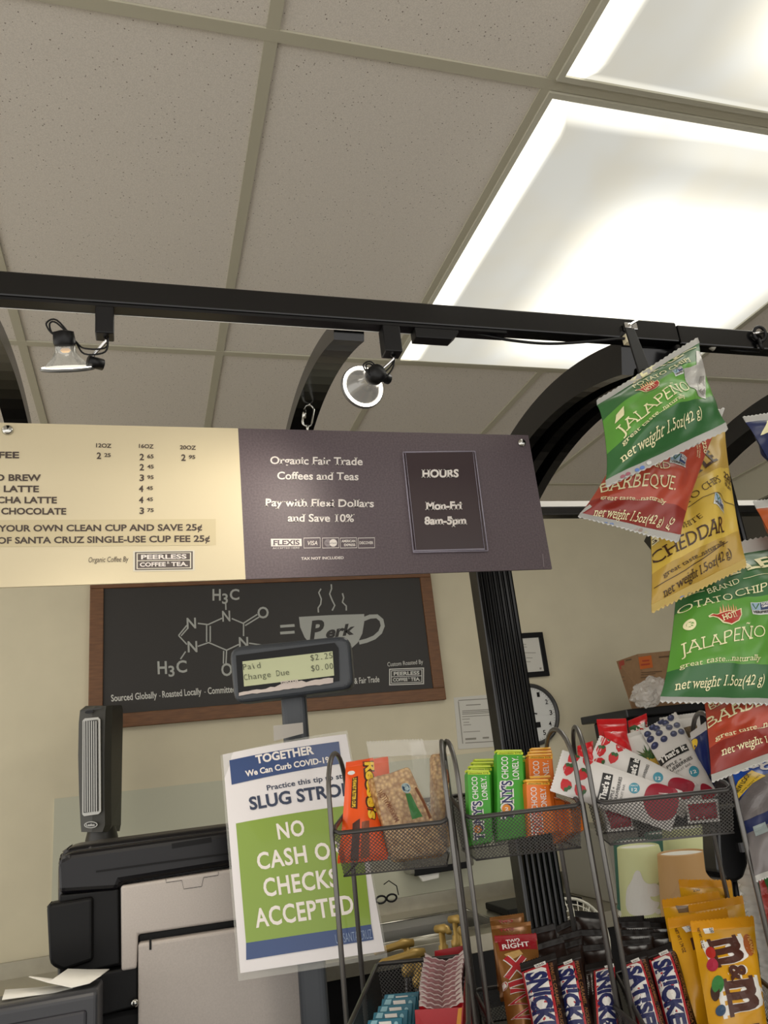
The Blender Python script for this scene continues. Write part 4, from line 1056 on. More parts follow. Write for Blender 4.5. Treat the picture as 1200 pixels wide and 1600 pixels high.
# ---- chocolate bars in the middle upper basket
m_gr = M('green_wrapper', '#3f9e2b', .35); m_grb = M('lime_top', '#c5d837', .35); m_orw = M('orange_wrapper', '#e87a26', .35); m_orb = M('amber_top', '#f3b53a', .35)
GR = 'green chocolate bars'; ORG = 'orange chocolate bars'
def choc(label, grp, TL, TR, BR, BL, yt, yb, body, top, side_mat, blue=True, text=True, thick=.012):
    C = ((*TL, yt), (*TR, yt), (*BR, yb), (*BL, yb))
    def prints(pr):
        w = TR[0] - TL[0]; x0 = TL[0]
        dx = (BL[0] - TL[0]) / (BL[1] - TL[1])
        def at(fx, y): return (x0 + fx * w + dx * (y - TL[1]), y)
        y0 = TL[1]
        pr.poly([at(0, y0 + .5), at(1, y0 + .5), at(1, y0 + 4.5), at(0, y0 + 4.5)], top, .1); pr.text('chocolate 51%', at(.05, y0 + 3.9), at(.92, y0 + 3.4), 2.4, ink('ink_olive', '#4d5420'), .01)
        if not text: return
        e = BL[1] - 3
        pr.text('CHOCO', at(.42, y0 + 44), at(.40, y0 + 8), w * .25, k_white, .01); pr.text('LONELY.', at(.83, y0 + 45), at(.80, y0 + 8), w * .24, k_white, .01)
        pr.text("TONY'S", at(.60, min(e, y0 + 108)), at(.56, y0 + 46), w * .42, k_white, .09, layer=.5, serif=True); pr.text("TONY'S", at(.58, min(e, y0 + 107)), at(.54, y0 + 47), w * .38, k_navy if blue else ink('ink_coral', '#d9563a'), .02, layer=1.5, serif=True)
        pr.ell(at(.33, y0 + 91), w * .17, w * .17, ink('ink_seal', '#e08a1e'), layer=2); pr.text('2', at(.26, y0 + 94), at(.40, y0 + 94), 5, k_white, .02, layer=3)
    def ext(t, S):
        b = MB(); a, c = S.c3[0], S.c3[1]; up = (S.c3[0] - S.c3[3]).normalized()
        b.prism([a + up * .0003 - S.n * .0005, c + up * .0003 - S.n * .0005, c + up * .0035 - S.n * .003, a + up * .0035 - S.n * .003], -S.n, thick - .004, top, .0008); t.part('folded_top', b, 'yellow folded top')
        b = MB(); e = (S.c3[1] - S.c3[0]).normalized()
        sm = plane_map(c + e * .0004, e)
        s3 = [S.c3[1] + e * .0004, S.c3[2] + e * .0004]
        P = []
        for k in range(14):
            f0, f1 = (k + .2) / 14, (k + .7) / 14
            for f in (f0, f1):
                q = s3[0].lerp(s3[1], f); P.append((q - S.n * .003, q - S.n * (thick - .003)))
        vs = [p for pr_ in P for p in pr_]; b.add(vs, [(4 * k, 4 * k + 1, 4 * k + 3, 4 * k + 2) for k in range(14)], side_mat); t.part('side_print', b)  # coloured bands printed down the side face
    cbox('chocolate_bar', label, 'chocolate bar', grp, C, thick, body, prints, ext, L=14, body='wrapper')
YA = .855
for i, (x, y, dy) in enumerate(((743, 1189.5, .045), (739, 1194, .032), (735, 1200, .018))):
    choc(('rearmost green bar in the left stack of the middle upper basket', 'third green bar from the front in the left stack', 'second green bar from the front in the left stack')[i], GR, (x, y), (x + 33, y - .8), (x + 40, y + 105), (x + 3, y + 110), YA + dy + .012, YA + dy, m_gr, m_grb, m_grb, True, False)
choc('front green bar at the left end of the middle upper basket', GR, (730.5, 1206), (765.5, 1207), (771, 1315), (735.5, 1321), YA + .014, YA - .002, m_gr, m_grb, m_grb)
choc('green bar edge peeping out behind the tallest green bar', GR, (783, 1186), (822, 1184), (830, 1300), (785, 1303), YA + .04, YA + .022, m_gr, m_grb, m_grb, True, False)
choc('tallest green bar standing in front, centre of the middle upper basket', GR, (776.5, 1175), (817, 1174.5), (824, 1306), (777.5, 1314), YA + .016, YA - .006, m_gr, m_grb, m_grb)
choc('rearmost orange bar with two more leaning on it', ORG, (832, 1172), (862, 1170.5), (874, 1285), (838, 1290), YA + .055, YA + .04, m_orw, m_orb, m_orb, False, False)
choc('orange bar between the rearmost and the tall orange one', ORG, (829, 1177), (863, 1175.5), (873, 1290), (834, 1294), YA + .04, YA + .025, m_orw, m_orb, m_orb, False, False)
choc('tall orange bar behind the short front orange one', ORG, (826, 1181.5), (863, 1180), (872, 1295), (831, 1299), YA + .026, YA + .008, m_orw, m_orb, m_orb, False)
choc('orange bar squeezed behind the short front orange bar', ORG, (829, 1217), (862, 1215), (873, 1298), (835, 1302), YA + .008, YA + .0, m_orw, m_orb, m_orb, False, False, .006)
choc('short orange bar at the front of the middle upper basket', ORG, (822.5, 1222), (858.5, 1221), (868, 1300), (826, 1307), YA - .004, YA - .012, m_orw, m_orb, m_orb, False)
choc('orange bar lying low at the right end of the middle upper basket', ORG, (889, 1262), (912, 1258), (913, 1297), (891, 1301), YA - .012, YA - .02, m_orw, m_orw, m_orb, False, False, .05)
choc('orange bar leaning sideways behind the low one on the right', ORG, (866, 1247), (893, 1256), (897, 1296), (874, 1299), YA + .012, YA + .0, m_orw, m_orw, m_orb, False, False, .02)

# ---- fruit bars and sweets in the right upper basket
m_fw = M('white_wrapper', '#d6d2cd', .4); m_fr = M('red_foil', '#cf2027', .28); m_sil2 = M('foil_back', '#bdbbb8', .3, .4)
k_berry = ink('ink_berry', '#c2242c'); k_berryd = ink('ink_berry_dark', '#8c1620'); k_blue = ink('ink_blueberry', '#2c3156'); k_apple = ink('ink_apple', '#9c1f32')
def strawb(pr, x, y, a, s=1.0):
    ca, sa = math.cos(a), math.sin(a)
    def R(px, py): return (x + s * (px * ca - py * sa), y + s * (px * sa + py * ca))
    pr.poly([R(*p) for p in ((0, 11), (-6, 6), (-9, -1), (-7, -8), (0, -9), (7, -8), (9, -1), (6, 6))], k_berry, .5); pr.poly([R(*p) for p in ((0, -5), (-4, -3), (-7, -8), (-3, -10), (0, -9), (3, -11), (7, -8), (4, -3))], k_leaf, 1.5)
def fruitbar(label, grp, C, prints, seed, **kw):
    return pouch('fruit_bar', label, 'fruit bar', grp, C, .007, [(2, m_fw)], prints, m_fw, .07, .07, .02, .001, seed, 3.0, 14, 20, 9, .008, **kw)
FB = 'white fruit bars'
def that1(pr):
    for x, y, a in ((888, 1203, .3), (911, 1212, .5), (884, 1227, 2.7), (906, 1236, 2.4), (896, 1184, .9), (919, 1189, .4)): strawb(pr, x, y, a)
    pr.poly([(932, 1255), (942, 1209.5), (958, 1213), (949, 1257)], k_black); pr.text("That's it", (944.5, 1254), (954, 1215), 9.5, k_white, .035, layer=1.5)
    pr.text('APPLE +', (956, 1254), (961, 1233), 5, k_black, .01); pr.text('STRAWBERRIES', (962.5, 1258), (972, 1217), 5, k_black, .01); pr.text('FRUIT BAR.', (971, 1253), (977, 1228), 3.6, ink('ink_grey', '#6d6a66'))
    pr.ell((990.5, 1234), 8.5, 8.5, k_teal); pr.text('12', (986, 1239), (995, 1239), 5, k_white, .02, layer=1.5); pr.text('MADE', (985, 1231.5), (996, 1231), 2.6, k_white, layer=1.5)
    pr.poly(soften([(1004, 1262), (1006, 1240), (1015, 1227), (1030, 1224), (1043, 1227), (1062, 1234), (1058, 1280), (1020, 1285)]), k_apple); pr.line([(1027, 1250), (1029, 1241), (1043, 1241), (1046, 1246)], 1.2, k_white)
def that2(pr):
    for x, y, a in ((939, 1174, .2), (958, 1187, .4), (946, 1158, .7), (970, 1169, .4), (936, 1192, 2.0)): strawb(pr, x, y, a, .9)
    pr.poly([(979, 1212), (985, 1187), (1001, 1191), (996, 1216)], k_black); pr.text("That's it", (989, 1226), (999, 1190), 9, k_white, .035, layer=1.5)
    pr.text('STRAWBERRIES', (1005, 1226), (1015, 1199), 4.6, k_black, .01); pr.ell((1028, 1218), 8, 8, k_teal); pr.text('12', (1024, 1222), (1032, 1222), 4.6, k_white, .02, layer=1.5)
    pr.poly(soften([(1042, 1230), (1046, 1220), (1056, 1216), (1070, 1217), (1088, 1224), (1082, 1250), (1050, 1250)]), k_apple)
def that3(pr):
    for x, y in ((1012, 1148.5), (1026, 1140), (1040, 1131.5), (1016.7, 1158.5), (1030, 1150), (1045.6, 1141), (1023.5, 1170), (1037.5, 1161.5), (1052.7, 1153.5), (1058, 1137), (1065, 1149), (1048, 1122.5), (1019, 1137), (1032, 1128)):
        pr.ell((x, y), 5.6, 5.6, k_blue, n=14); pr.ell((x - 1, y - 1), 2.2, 2.0, ink('ink_bloom', '#5a608a'), n=8, layer=2)
    pr.poly([(1029, 1192), (1072.5, 1170), (1077.5, 1181), (1034, 1202)], k_black); pr.text("That's it.", (1034, 1199.5), (1074.5, 1178.5), 8.5, k_white, .035, layer=1.5)
    pr.text('APPLE +', (1038, 1211), (1066, 1197.5), 4.6, k_black, .01); pr.text('BLUEBERRIES', (1042, 1218.5), (1083, 1194.5), 5, k_black, .015); pr.text('FRUIT BAR.', (1058, 1216.5), (1081, 1203.5), 3.4, ink('ink_grey', '#6d6a66'))
    pr.ell((1084.5, 1213.5), 8, 8, k_teal); pr.text('12', (1080, 1218), (1089, 1215), 4.6, k_white, .02, layer=1.5)
    pr.poly(soften([(1093, 1232), (1100, 1228), (1116, 1234), (1120, 1246), (1098, 1255)]), k_apple)
YR = .80
sw = 'red sweet bags'
m_ic = ink('ink_sky', '#2a5aa8')
def redbag(label, C, seed, pt=None): pouch('candy_bag', label, 'candy', sw, C, .007, [(2, m_fr)], pt, m_fr, .1, .12, .05, .003, seed)
redbag('red sweet bag poking up behind the wire loop at the far left', ((902, 1166, .86), (926, 1158, .86), (930, 1215, .85), (903, 1215, .85)), 4)
redbag('red sweet bag standing at the back, serrated top above the strawberries', ((932, 1124.5, .885), (978, 1123, .885), (990, 1190, .87), (940, 1190, .87)), 5, lambda pr: pr.ell((965, 1142), 8, 3, m_ic, -.2))
redbag('red sweet bag with green leaf print, rearmost and farthest right', ((981, 1127, .89), (1010, 1115, .89), (1018, 1180, .875), (988, 1185, .875)), 6, lambda pr: (pr.poly([(984, 1142), (1004, 1130), (1012, 1128), (1012, 1150), (985, 1156)], k_white, .3), pr.poly([(980, 1138), (990, 1134), (996, 1142), (984, 1147)], k_leaf, 1.2), pr.line([(1003, 1147), (1005, 1131)], 1.5, k_black)))
redbag('glossy red bag folded over in front of the other red bags', ((942, 1137, .865), (976, 1134, .865), (998, 1205, .845), (950, 1190, .845)), 7, lambda pr: pr.line([(952, 1148), (956, 1145), (962, 1146)], 1, k_white))
def pine(pr):
    for k in range(14):
        a = -math.pi / 2 + (k - 6.5) * .22; r = 13 + 5 * (k % 3); c = (1010, 1190)
        pr.poly([(c[0] + 3 * math.cos(a + 1.5), c[1] + 3 * math.sin(a + 1.5)), (c[0] + r * math.cos(a), c[1] + r * math.sin(a)), (c[0] - 3 * math.cos(a + 1.5), c[1] - 3 * math.sin(a + 1.5))], k_leaf if k % 2 else ink('ink_leaf2', '#59643a'))
    pr.poly([(1000, 1190), (1022, 1188), (1034, 1215), (1010, 1218)], ink('ink_pineapple', '#c9a548'))
fruitbar('white fruit bar with pineapple leaves behind the strawberry bars', FB, ((970, 1150, .865), (1003, 1140, .865), (1048, 1222, .835), (1008, 1234, .835)), pine, 8)
m_cof = noisy(M('granola_print', '#6a5638', .6), 300, .45)
def grano(pr): pr.poly([(1048, 1146), (1085, 1135), (1090, 1152), (1056, 1162)], m_cof)
fruitbar('white bar with brown granola band at the back of the right upper basket', FB, ((1030, 1122, .87), (1092, 1113, .87), (1104, 1190, .85), (1052, 1200, .85)), grano, 9)
fruitbar('white fruit bar covered in blueberries, upright on the right', FB, ((1001, 1143, .86), (1056, 1113, .86), (1122, 1242, .79), (1072, 1270, .80)), that3, 10)
pouch('snack_pack', 'navy and yellow snack pack wedged between blueberry bar and red chip bag', 'snack', None, ((1078, 1146, .835), (1103, 1128, .83), (1118, 1235, .80), (1096, 1238, .81)), .006, [(2, M('navy_foil', '#1d2c66', .3))], lambda pr: pr.ell((1084, 1166), 6, 10, k_yel, .3), m_fw, .05, .12, .05, .002, 11)
fruitbar('white strawberry fruit bar lying behind the front one, half covered', FB, ((915, 1203, .85), (938, 1149, .85), (1087, 1224, .80), (1068, 1278, .80)), that2, 12)
fruitbar('white strawberry fruit bar lying across the front of the right upper basket', FB, ((860, 1236, .835), (879.5, 1172, .835), (1066, 1236, .785), (1048, 1300, .785)), that1, 13)
m_apl = M('red_apple_wrap', '#8d1c2e', .35)
for i, (l, C) in enumerate((('red-ended fruit bar showing through the mesh at the left', ((940, 1262, .825), (985, 1258, .815), (990, 1296, .81), (950, 1300, .815))), ('red-ended fruit bar showing through the mesh at the right', ((1070, 1252, .785), (1122, 1248, .765), (1125, 1283, .765), (1075, 1287, .78))))):
    fruitbar(l, FB, C, lambda pr, C=C: pr.poly([(C[0][0] + 4, C[0][1] + 6), (C[1][0] - 4, C[1][1] + 6), (C[2][0] - 4, C[2][1] - 4), (C[3][0] + 4, C[3][1] - 4)], m_apl), 14 + i)
# ------------------------------------------------------------------ lower baskets
m_tl = M('teal_carton', '#1f6f86', .3); m_tlp = M('teal_print', '#8fc0cc', .3)
def tealbox(label, x, y, Y):
    def prints(pr):
        pr.poly([(x + 6, y + 1), (x + 15, y + .5), (x + 13, y + 9), (x + 3, y + 9)], m_tlp, .2); pr.poly([(x + 17, y + 3), (x + 36, y + 1.5), (x + 37, y + 7.5), (x + 18, y + 9)], k_white, .5)
        pr.ell((x + 44, y + 6), 3, 4, m_tlp); pr.poly([(x + 2, y + 12), (x + 40, y + 9), (x + 40, y + 40), (x - 4, y + 42)], m_tlp, .1)
    cbox('gum_box', label, 'box', 'teal cartons in the lower left basket', ((x, y, Y), (x + 54, y - 5, Y - .012), (x + 50, y + 52, Y - .02), (x - 8, y + 58, Y - .008)), .006, m_tl, prints, None, .0008, 14)
TL_ = ('rearmost teal carton with white label in the lower left basket', 'second teal carton from the back', 'third teal carton from the back', 'fourth teal carton from the back, its white label lowest but one', 'teal carton nearest the picture edge at the bottom')
for i, (x, y) in enumerate(((601, 1554), (597, 1561), (591, 1572), (584, 1582), (575, 1594))): tealbox(TL_[i], x, y, .925 - .022 * i)
# red display carton with a row of packs
m_rc = M('red_carton', '#a3141c', .35); m_pk = noisy(M('pink_wrap', '#a97f80', .3), 60, .2); m_pke = M('pink_wrap_edge', '#cdbcb8', .4)
dc = Thing('display_carton', 'red display carton packed with crimped packs in the lower left basket', 'carton', W(690, 1640, .83))
def wall4(px, Y, name, th=.0012, prints=None):
    S = Sheet(*[(p[0], p[1], y) for p, y in zip(px, Y)], bulge=0, s0=0, s1=0); b = MB(); b.prism(S.c3, -S.n, th, m_rc)
    if prints: prints(Print(b, S.mapper, 14, .0005))
    dc.part(name, b)
wall4([(648, 1578), (722, 1574), (715, 1680), (655, 1690)], (.80, .785, .78, .795), 'front_panel', .0012, lambda pr: pr.poly([(716, 1576), (722, 1574), (718, 1680), (704, 1680)], ink('ink_amber', '#d08a1e'), .3))
wall4([(724, 1572), (733, 1477), (752, 1640), (716, 1690)], (.785, .98, .96, .775), 'side_panel', .0012, lambda pr: [pr.line([(731 + k * 5, 1516 + j * 7), (734 + k * 5, 1516 + j * 7)], 3, k_white) for k in (0, 1) for j in range(12)] + [pr.poly([(727, 1490), (733, 1480), (737, 1506), (730, 1520)], ink('ink_amber', '#d08a1e'), .3)])
wall4([(679, 1486), (732, 1476), (730, 1500), (680, 1505)], (.985, .97, .97, .985), 'back_panel')
for i in range(11):
    f = i / 10; y = 1497 + 76 * f; xl = 664 - 12 * f ** .8 + (3 if i > 7 else 0); xr = 727 - 3 * f - (4 * math.sin(f * 3.1)); Y = .955 - .145 * f
    S = Sheet((xl, y - 3, Y), (xr, y - 9, Y - .012), (xr - 4, y + 60, Y - .012), (xl + 6, y + 62, Y), bulge=0, s0=0, s1=0)
    lab = ('rearmost red candy pack in the red carton', 'front red candy pack in the red carton', '%s red candy pack from the back of the red carton' % ('', 'second', 'third', 'fourth', 'fifth', 'sixth', 'seventh', 'eighth', 'ninth', 'tenth')[i % 10])
    t = Thing('candy_pack', lab[0] if i == 0 else lab[1] if i == 10 else lab[2], 'candy', S.base, 'crimped packs in the red carton')
    b = MB(); N = 12; vs = []; fs = []; e = []
    for k in range(N + 1):
        u = k / N; dip = .0085 * (1 - abs(2 * u - 1)); zg = .0012 if k % 2 else 0
        top = S.flat(u, 1) - Vector((0, 0, dip)) + S.n * (.006 * abs(2 * u - 1)) + Vector((0, 0, zg))
        mid = top - Vector((0, 0, .004 if k not in (0, N) else .004)) - S.n * .010; low = S.flat(u, 0) - S.n * .004
        vs += [top, top - S.n * .021 * (1 - .3 * abs(2 * u - 1)) - Vector((0, 0, .001)), low, low - S.n * .01]
    for k in range(N):
        a = 4 * k; c = a + 4
        fs += [(a, c, c + 1, a + 1)]; 
    b.add(vs, fs, m_pk, False); b.add(vs, [(4 * k + 2, 4 * k + 6, 4 * k + 4, 4 * k) for k in range(N)] + [(4 * k + 1, 4 * k + 5, 4 * k + 7, 4 * k + 3) for k in range(N)], m_pk if i < 10 else m_rc, False)
    t.part('wrapper', b)
    b = MB(); b.tube([vs[4 * k] + Vector((0, 0, .0006)) for k in range(N + 1)], .0007, m_pke, 5)
    for k0, sg_ in ((0, 1), (N, -1)):
        A0 = vs[4 * k0]; d = (vs[4 * (k0 + sg_ * 2)] - A0)
        b.add([A0 + Vector((0, 0, .001)), A0 + d * .9 + Vector((0, 0, .001)), A0 + d - S.n * .008 + Vector((0, 0, .001)), A0 - S.n * .010 + Vector((0, 0, .003))], [(0, 1, 2, 3) if sg_ > 0 else (3, 2, 1, 0)], m_pke)
    t.part('crimped_end', b, 'pale crimped edge')

# twin biscuit bars
m_tw = M('gold_foil', '#8a5a28', .28, .3); m_twr = M('red_foil_dark', '#8f1620', .3)
def twix(label, C, full):
    x, y = C[0][:2]
    def prints(pr):
        if full:
            pr.poly([(776, 1466), (837, 1462), (840, 1487), (781, 1491)], m_twr, .2); pr.text('TWO', (791, 1476), (812, 1473), 6, k_white, .02); pr.text('RIGHT', (785, 1488), (827, 1482), 9, k_white, .02)
            pr.poly([(787, 1497), (810, 1489), (816, 1497), (797, 1508)], ink('ink_biscuit', '#c19a5c'), .3)
            k_tan = ink('ink_tan', '#c9b596')
            for s_, p0, p1, h in (('X', (815, 1516), (793, 1508), 30), ('I', (823, 1540), (797, 1536), 8), ('W', (832, 1592), (800, 1560), 30)): pass
            pr.line([(789, 1503), (822, 1535)], 11, k_white, .5); pr.line([(817, 1502), (791, 1538)], 11, k_white, .5); pr.line([(789, 1503), (822, 1535)], 8, k_red, 1.5); pr.line([(817, 1502), (791, 1538)], 8, k_red, 1.5)
            pr.line([(794, 1550), (826, 1541)], 11, k_white, .5); pr.line([(794, 1550), (826, 1541)], 8, k_red, 1.5)
            z_ = [(796, 1560), (828, 1560), (798, 1580), (832, 1582), (802, 1602), (836, 1600)]
            pr.line(z_, 10, k_white, .5); pr.line(z_, 7.5, k_red, 1.5); pr.ell((788, 1550), 4.5, 7, k_white, .1); pr.ell((788, 1550), 3.6, 6, k_red, .1)
        else: pr.text('TWO', (x + 13, y + 11), (x + 35, y + 9), 5, k_red, .03)
    pouch('biscuit_bar', label, 'chocolate bar', 'twin biscuit bars', C, .010, [(2, m_tw)], prints, m_twr if full else m_tw, .05, .05, .03, .003, x * .1, 3, 14, 20, 9, .008)
m_tw2 = M('tan_foil', '#a58a66', .3)
twix('gold twin biscuit bar at the very back, left end of middle lower basket', ((765, 1434, .96), (818, 1427, .955), (832, 1540, .925), (778, 1548, .93)), False)
twix('second gold twin biscuit bar, behind the red-topped one', ((767, 1447, .935), (829, 1440, .93), (840, 1560, .90), (782, 1565, .905)), False)
twix('front twin biscuit bar with red top and big red letters', ((772, 1463, .90), (838, 1459, .89), (868, 1690, .83), (806, 1695, .835)), True)

# dark nut bars
m_sn = M('brown_wrapper', '#20120e', .3, spec=.35); m_sn2 = M('dark_wrapper_end', '#0f0908', .35, spec=.3); k_ltan = ink('ink_bronze', '#8a5a30')
NB = 'dark nut bars in the lower baskets'
def nutbar(label, C, word, x0=None, seed=0, slant=0.0, barcode=False):
    (tlx, tly), (trx, try_), (brx, bry), (blx, bly) = [c[:2] for c in C]
    def Lp(u, v): return (tlx + (trx - tlx) * u + ((blx - tlx) * (1 - u) + (brx - trx) * u) * v, tly + (try_ - tly) * u + ((bly - tly) * (1 - u) + (bry - try_) * u) * v)
    def prints(pr):
        if not word: return
        lo, hi = (.06, .66) if not barcode else (.34, .94)
        pr.poly([Lp(lo - .06, .10), Lp(hi + .08, .085), Lp(hi + .08, .98), Lp(lo - .06, .98)], k_red, .1)
        pr.poly([Lp(lo, .125), Lp(hi - .12, .118), Lp(hi, .15), Lp(hi, .98), Lp(lo, .98)], k_white, .6)
        n = {'SATISFIES': 9, 'SNICKERS': 8}.get(word, 8)
        a = Lp(lo + .05, .14); c = Lp(lo + .05, .97)
        w_ = (hi - lo - .1) * math.hypot(trx - tlx, try_ - tly)
        pr.text(word, a, c, w_, k_navy, .055, ital=-.25 if slant else 0.12, layer=1.6)
        pr.poly([Lp(hi - .30, .065), Lp(hi + .02, .058), Lp(hi + .03, .105), Lp(hi - .27, .112)], k_white, 1.8)
        pr.text('250', Lp(hi - .24, .10), Lp(hi - .02, .092), 4.5, k_black, .0, layer=2.6)
        if not barcode: pr.text('PEANUTS, CARAMEL, NOUGAT, MILK', Lp(.77, .10), Lp(.77, .95), 5, k_ltan, .02)
        else:
            for k in range(14): pr.line([Lp(.04, .13 + k * .02), Lp(.22, .128 + k * .02)], .8 + (k % 3) * .4, k_white if k % 4 else M('bar_grey', '#b8b4b0', .4))
    pouch('nut_bar', label, 'chocolate bar', NB, C, .011, [(2, m_sn)], prints, m_sn2, .05, .075, .03, .0025, seed, 3.2, 14, 22, 9, .010)
# back rows first: only their crimped tops show
for i, (p, q, Y, l) in enumerate((
    ((829, 1452), (866, 1443), .93, 'dark nut bar at the back with a bright crease, right of the gold bars'), ((868, 1448), (899, 1433), .95, 'dark nut bar lifted above its neighbours in the back row'),
    ((897, 1423), (941, 1427), .965, 'tallest dark nut bar, upright at the back of the middle basket'), ((873, 1462), (908, 1452), .925, 'dark nut bar in the second row, centre of the middle lower basket'),
    ((906, 1453), (948, 1452), .93, 'dark nut bar in the second row beside the rack wires'), ((838, 1476), (880, 1463), .90, 'dark nut bar in the third row behind the left lettered one'),
    ((880, 1474), (908, 1466), .90, 'dark nut bar in the third row with a small pale stamp'), ((906, 1478), (950, 1474), .895, 'dark nut bar in the third row behind the barcode one'))):
    nutbar(l, ((*p, Y), (*q, Y - .008), (q[0] + 26, q[1] + 130, Y - .04), (p[0] + 22, p[1] + 132, Y - .032)), None, seed=20 + i)
for i, (p, q, Y, l) in enumerate((
    ((964, 1434), (1006, 1431), .93, 'rearmost dark nut bar on the left of the right lower basket'), ((1004, 1436), (1049, 1432), .92, 'rearmost dark nut bar beside the yellow packs'),
    ((970, 1440), (1015, 1439), .905, 'second-row dark nut bar right of the rack wires'), ((1013, 1441), (1044, 1442), .90, 'second-row dark nut bar beside the yellow packs'),
    ((970, 1453), (1020, 1452), .885, 'third-row dark nut bar with faint grey lettering'), ((1014, 1458), (1047, 1456), .875, 'third-row dark nut bar with serrated grey edge'),
    ((968, 1470), (1014, 1466), .865, 'fourth-row dark nut bar just behind the left lettered one'))):
    nutbar(l, ((*p, Y), (*q, Y - .01), (q[0] + 28, q[1] + 130, Y - .045), (p[0] + 26, p[1] + 132, Y - .035)), None, seed=40 + i)
nutbar('dark nut bar with blue lettering, first from the red-topped biscuit bar', ((812, 1506, .86), (868, 1488, .85), (896, 1645, 0.803), (841, 1660, 0.813)), 'SNICKERS', seed=1)
nutbar('dark nut bar with blue lettering, second from the red-topped biscuit bar', ((862, 1500, .855), (906, 1486, .845), (937, 1645, 0.798), (893, 1656, 0.808)), 'SNICKERS', seed=2)
nutbar('dark nut bar with white barcode strip, against the rack wires', ((914, 1508, .85), (960, 1498, .84), (969, 1647, 0.793), (923, 1656, 0.803)), 'SNICKERS', seed=3, slant=1, barcode=True)
nutbar('dark nut bar mostly hidden between the blue-lettered bar and yellow pack', ((1060, 1496, .83), (1092, 1494, .82), (1113, 1646, 0.777), (1083, 1653, 0.783)), 'SNICKERS', seed=4)
nutbar('dark nut bar lettered SATISFIES, first right of the rack wires', ((968, 1497, .835), (1008, 1484, .828), (1053, 1644, 0.775), (1010, 1655, 0.783)), 'SATISFIES', seed=5)
nutbar('dark nut bar with blue lettering between the SATISFIES bar and yellow packs', ((1010, 1486, .828), (1054, 1470, .82), (1101, 1641, 0.767), (1053, 1652, 0.775)), 'SNICKERS', seed=6)

# yellow candy packs
m_ye = M('yellow_foil', '#d49a12', .28); m_ye2 = M('yellow_foil_end', '#cf8d10', .3)
YP = 'yellow candy packs'
def yel(label, C, pt=None, seed=0): pouch('candy_pack', label, 'candy', YP, C, .012, [(2, m_ye)], pt, m_ye2, .05, .08, .03, .004, seed, 2.6, 16, 18, 9, .012)
yel('rearmost yellow candy pack, standing highest against the brown cup', ((1060, 1375, .88), (1142, 1376, .87), (1168, 1530, .83), (1080, 1535, .84)), lambda pr: pr.text('250', (1081, 1397), (1091, 1396), 5, k_black), 61)
yel('yellow candy pack leaning left at the back of the yellow packs', ((1034, 1407, .865), (1123, 1393, .855), (1160, 1560, .81), (1060, 1570, .82)), lambda pr: pr.poly([(1055, 1416), (1078, 1418), (1080, 1430), (1058, 1432)], ink('ink_umber', '#6b4a18'), .3), 62)
yel('yellow candy pack at the right with plain glossy back', ((1075, 1415, .85), (1160, 1400, .84), (1190, 1560, .80), (1095, 1570, .81)), None, 63)
def pm(pr):
    pr.poly([(1074, 1474), (1081, 1471), (1084, 1492), (1078, 1495)], k_brown); pr.poly([(1064, 1452), (1075, 1449), (1078, 1460), (1069, 1463)], k_white); pr.text('250', (1071, 1450.5), (1075, 1460), 4, k_black, layer=2)
    pr.text('NET WT 1.74 OZ', (1053, 1454), (1064, 1498), 4, k_brown, .02)
yel('yellow candy pack second from front, its left edge and stamp showing', ((1042, 1436, .83), (1136, 1420, .82), (1170, 1640, .77), (1078, 1650, .775)), pm, 64)
def mm(pr):
    pr.poly([(1098, 1453), (1114, 1451), (1115, 1462), (1101, 1463)], k_white); pr.text('250', (1108, 1452.5), (1110, 1462), 4.5, k_black, .02, layer=2)
    pr.text('NET WT 1.74 OZ', (1089, 1452), (1095, 1490), 4, k_brown, .02)
    for w, m_, ly in ((.16, k_white, .5), (.05, k_brown, 1.6)):
        pr.text('m', (1106, 1474), (1121, 1526), 56, m_, w, serif=True, layer=ly, up=(.98, -.18)); pr.text('&', (1134, 1522), (1139, 1550), 24, m_, w * .8, layer=ly + 2.2, up=(.98, -.18)); pr.text('m', (1127, 1545), (1142, 1600), 60, m_, w, serif=True, layer=ly, up=(.98, -.18))
    pr.ell((1166.5, 1486), 8.5, 20, ink('ink_rust', '#a2541c'), -.12); pr.text('PEANUT', (1164, 1471), (1170, 1502), 6.5, ink('ink_sand', '#e0b060'), .02, layer=2)
    for (x, y, rx, ry, c) in ((1107, 1500, 7, 11, '#b3261e'), (1109, 1521, 8, 11, '#a81f3c'), (1117, 1552, 8, 13, '#2f7a36'), (1114, 1563, 6, 13, '#3a2014'), (1123, 1590, 7, 8, '#2d4a6a')): pr.ell((x, y), rx, ry, ink('ink_c' + c[1:], c), -.15, layer=3)
    pr.text("'s", (1150, 1612), (1153, 1632), 30, k_brown, .05)
yel('front yellow peanut candy pack with big brown lettering', ((1078, 1441, .80), (1177, 1432, .785), (1206, 1650, .73), (1116, 1660, .74)), mm, 65)

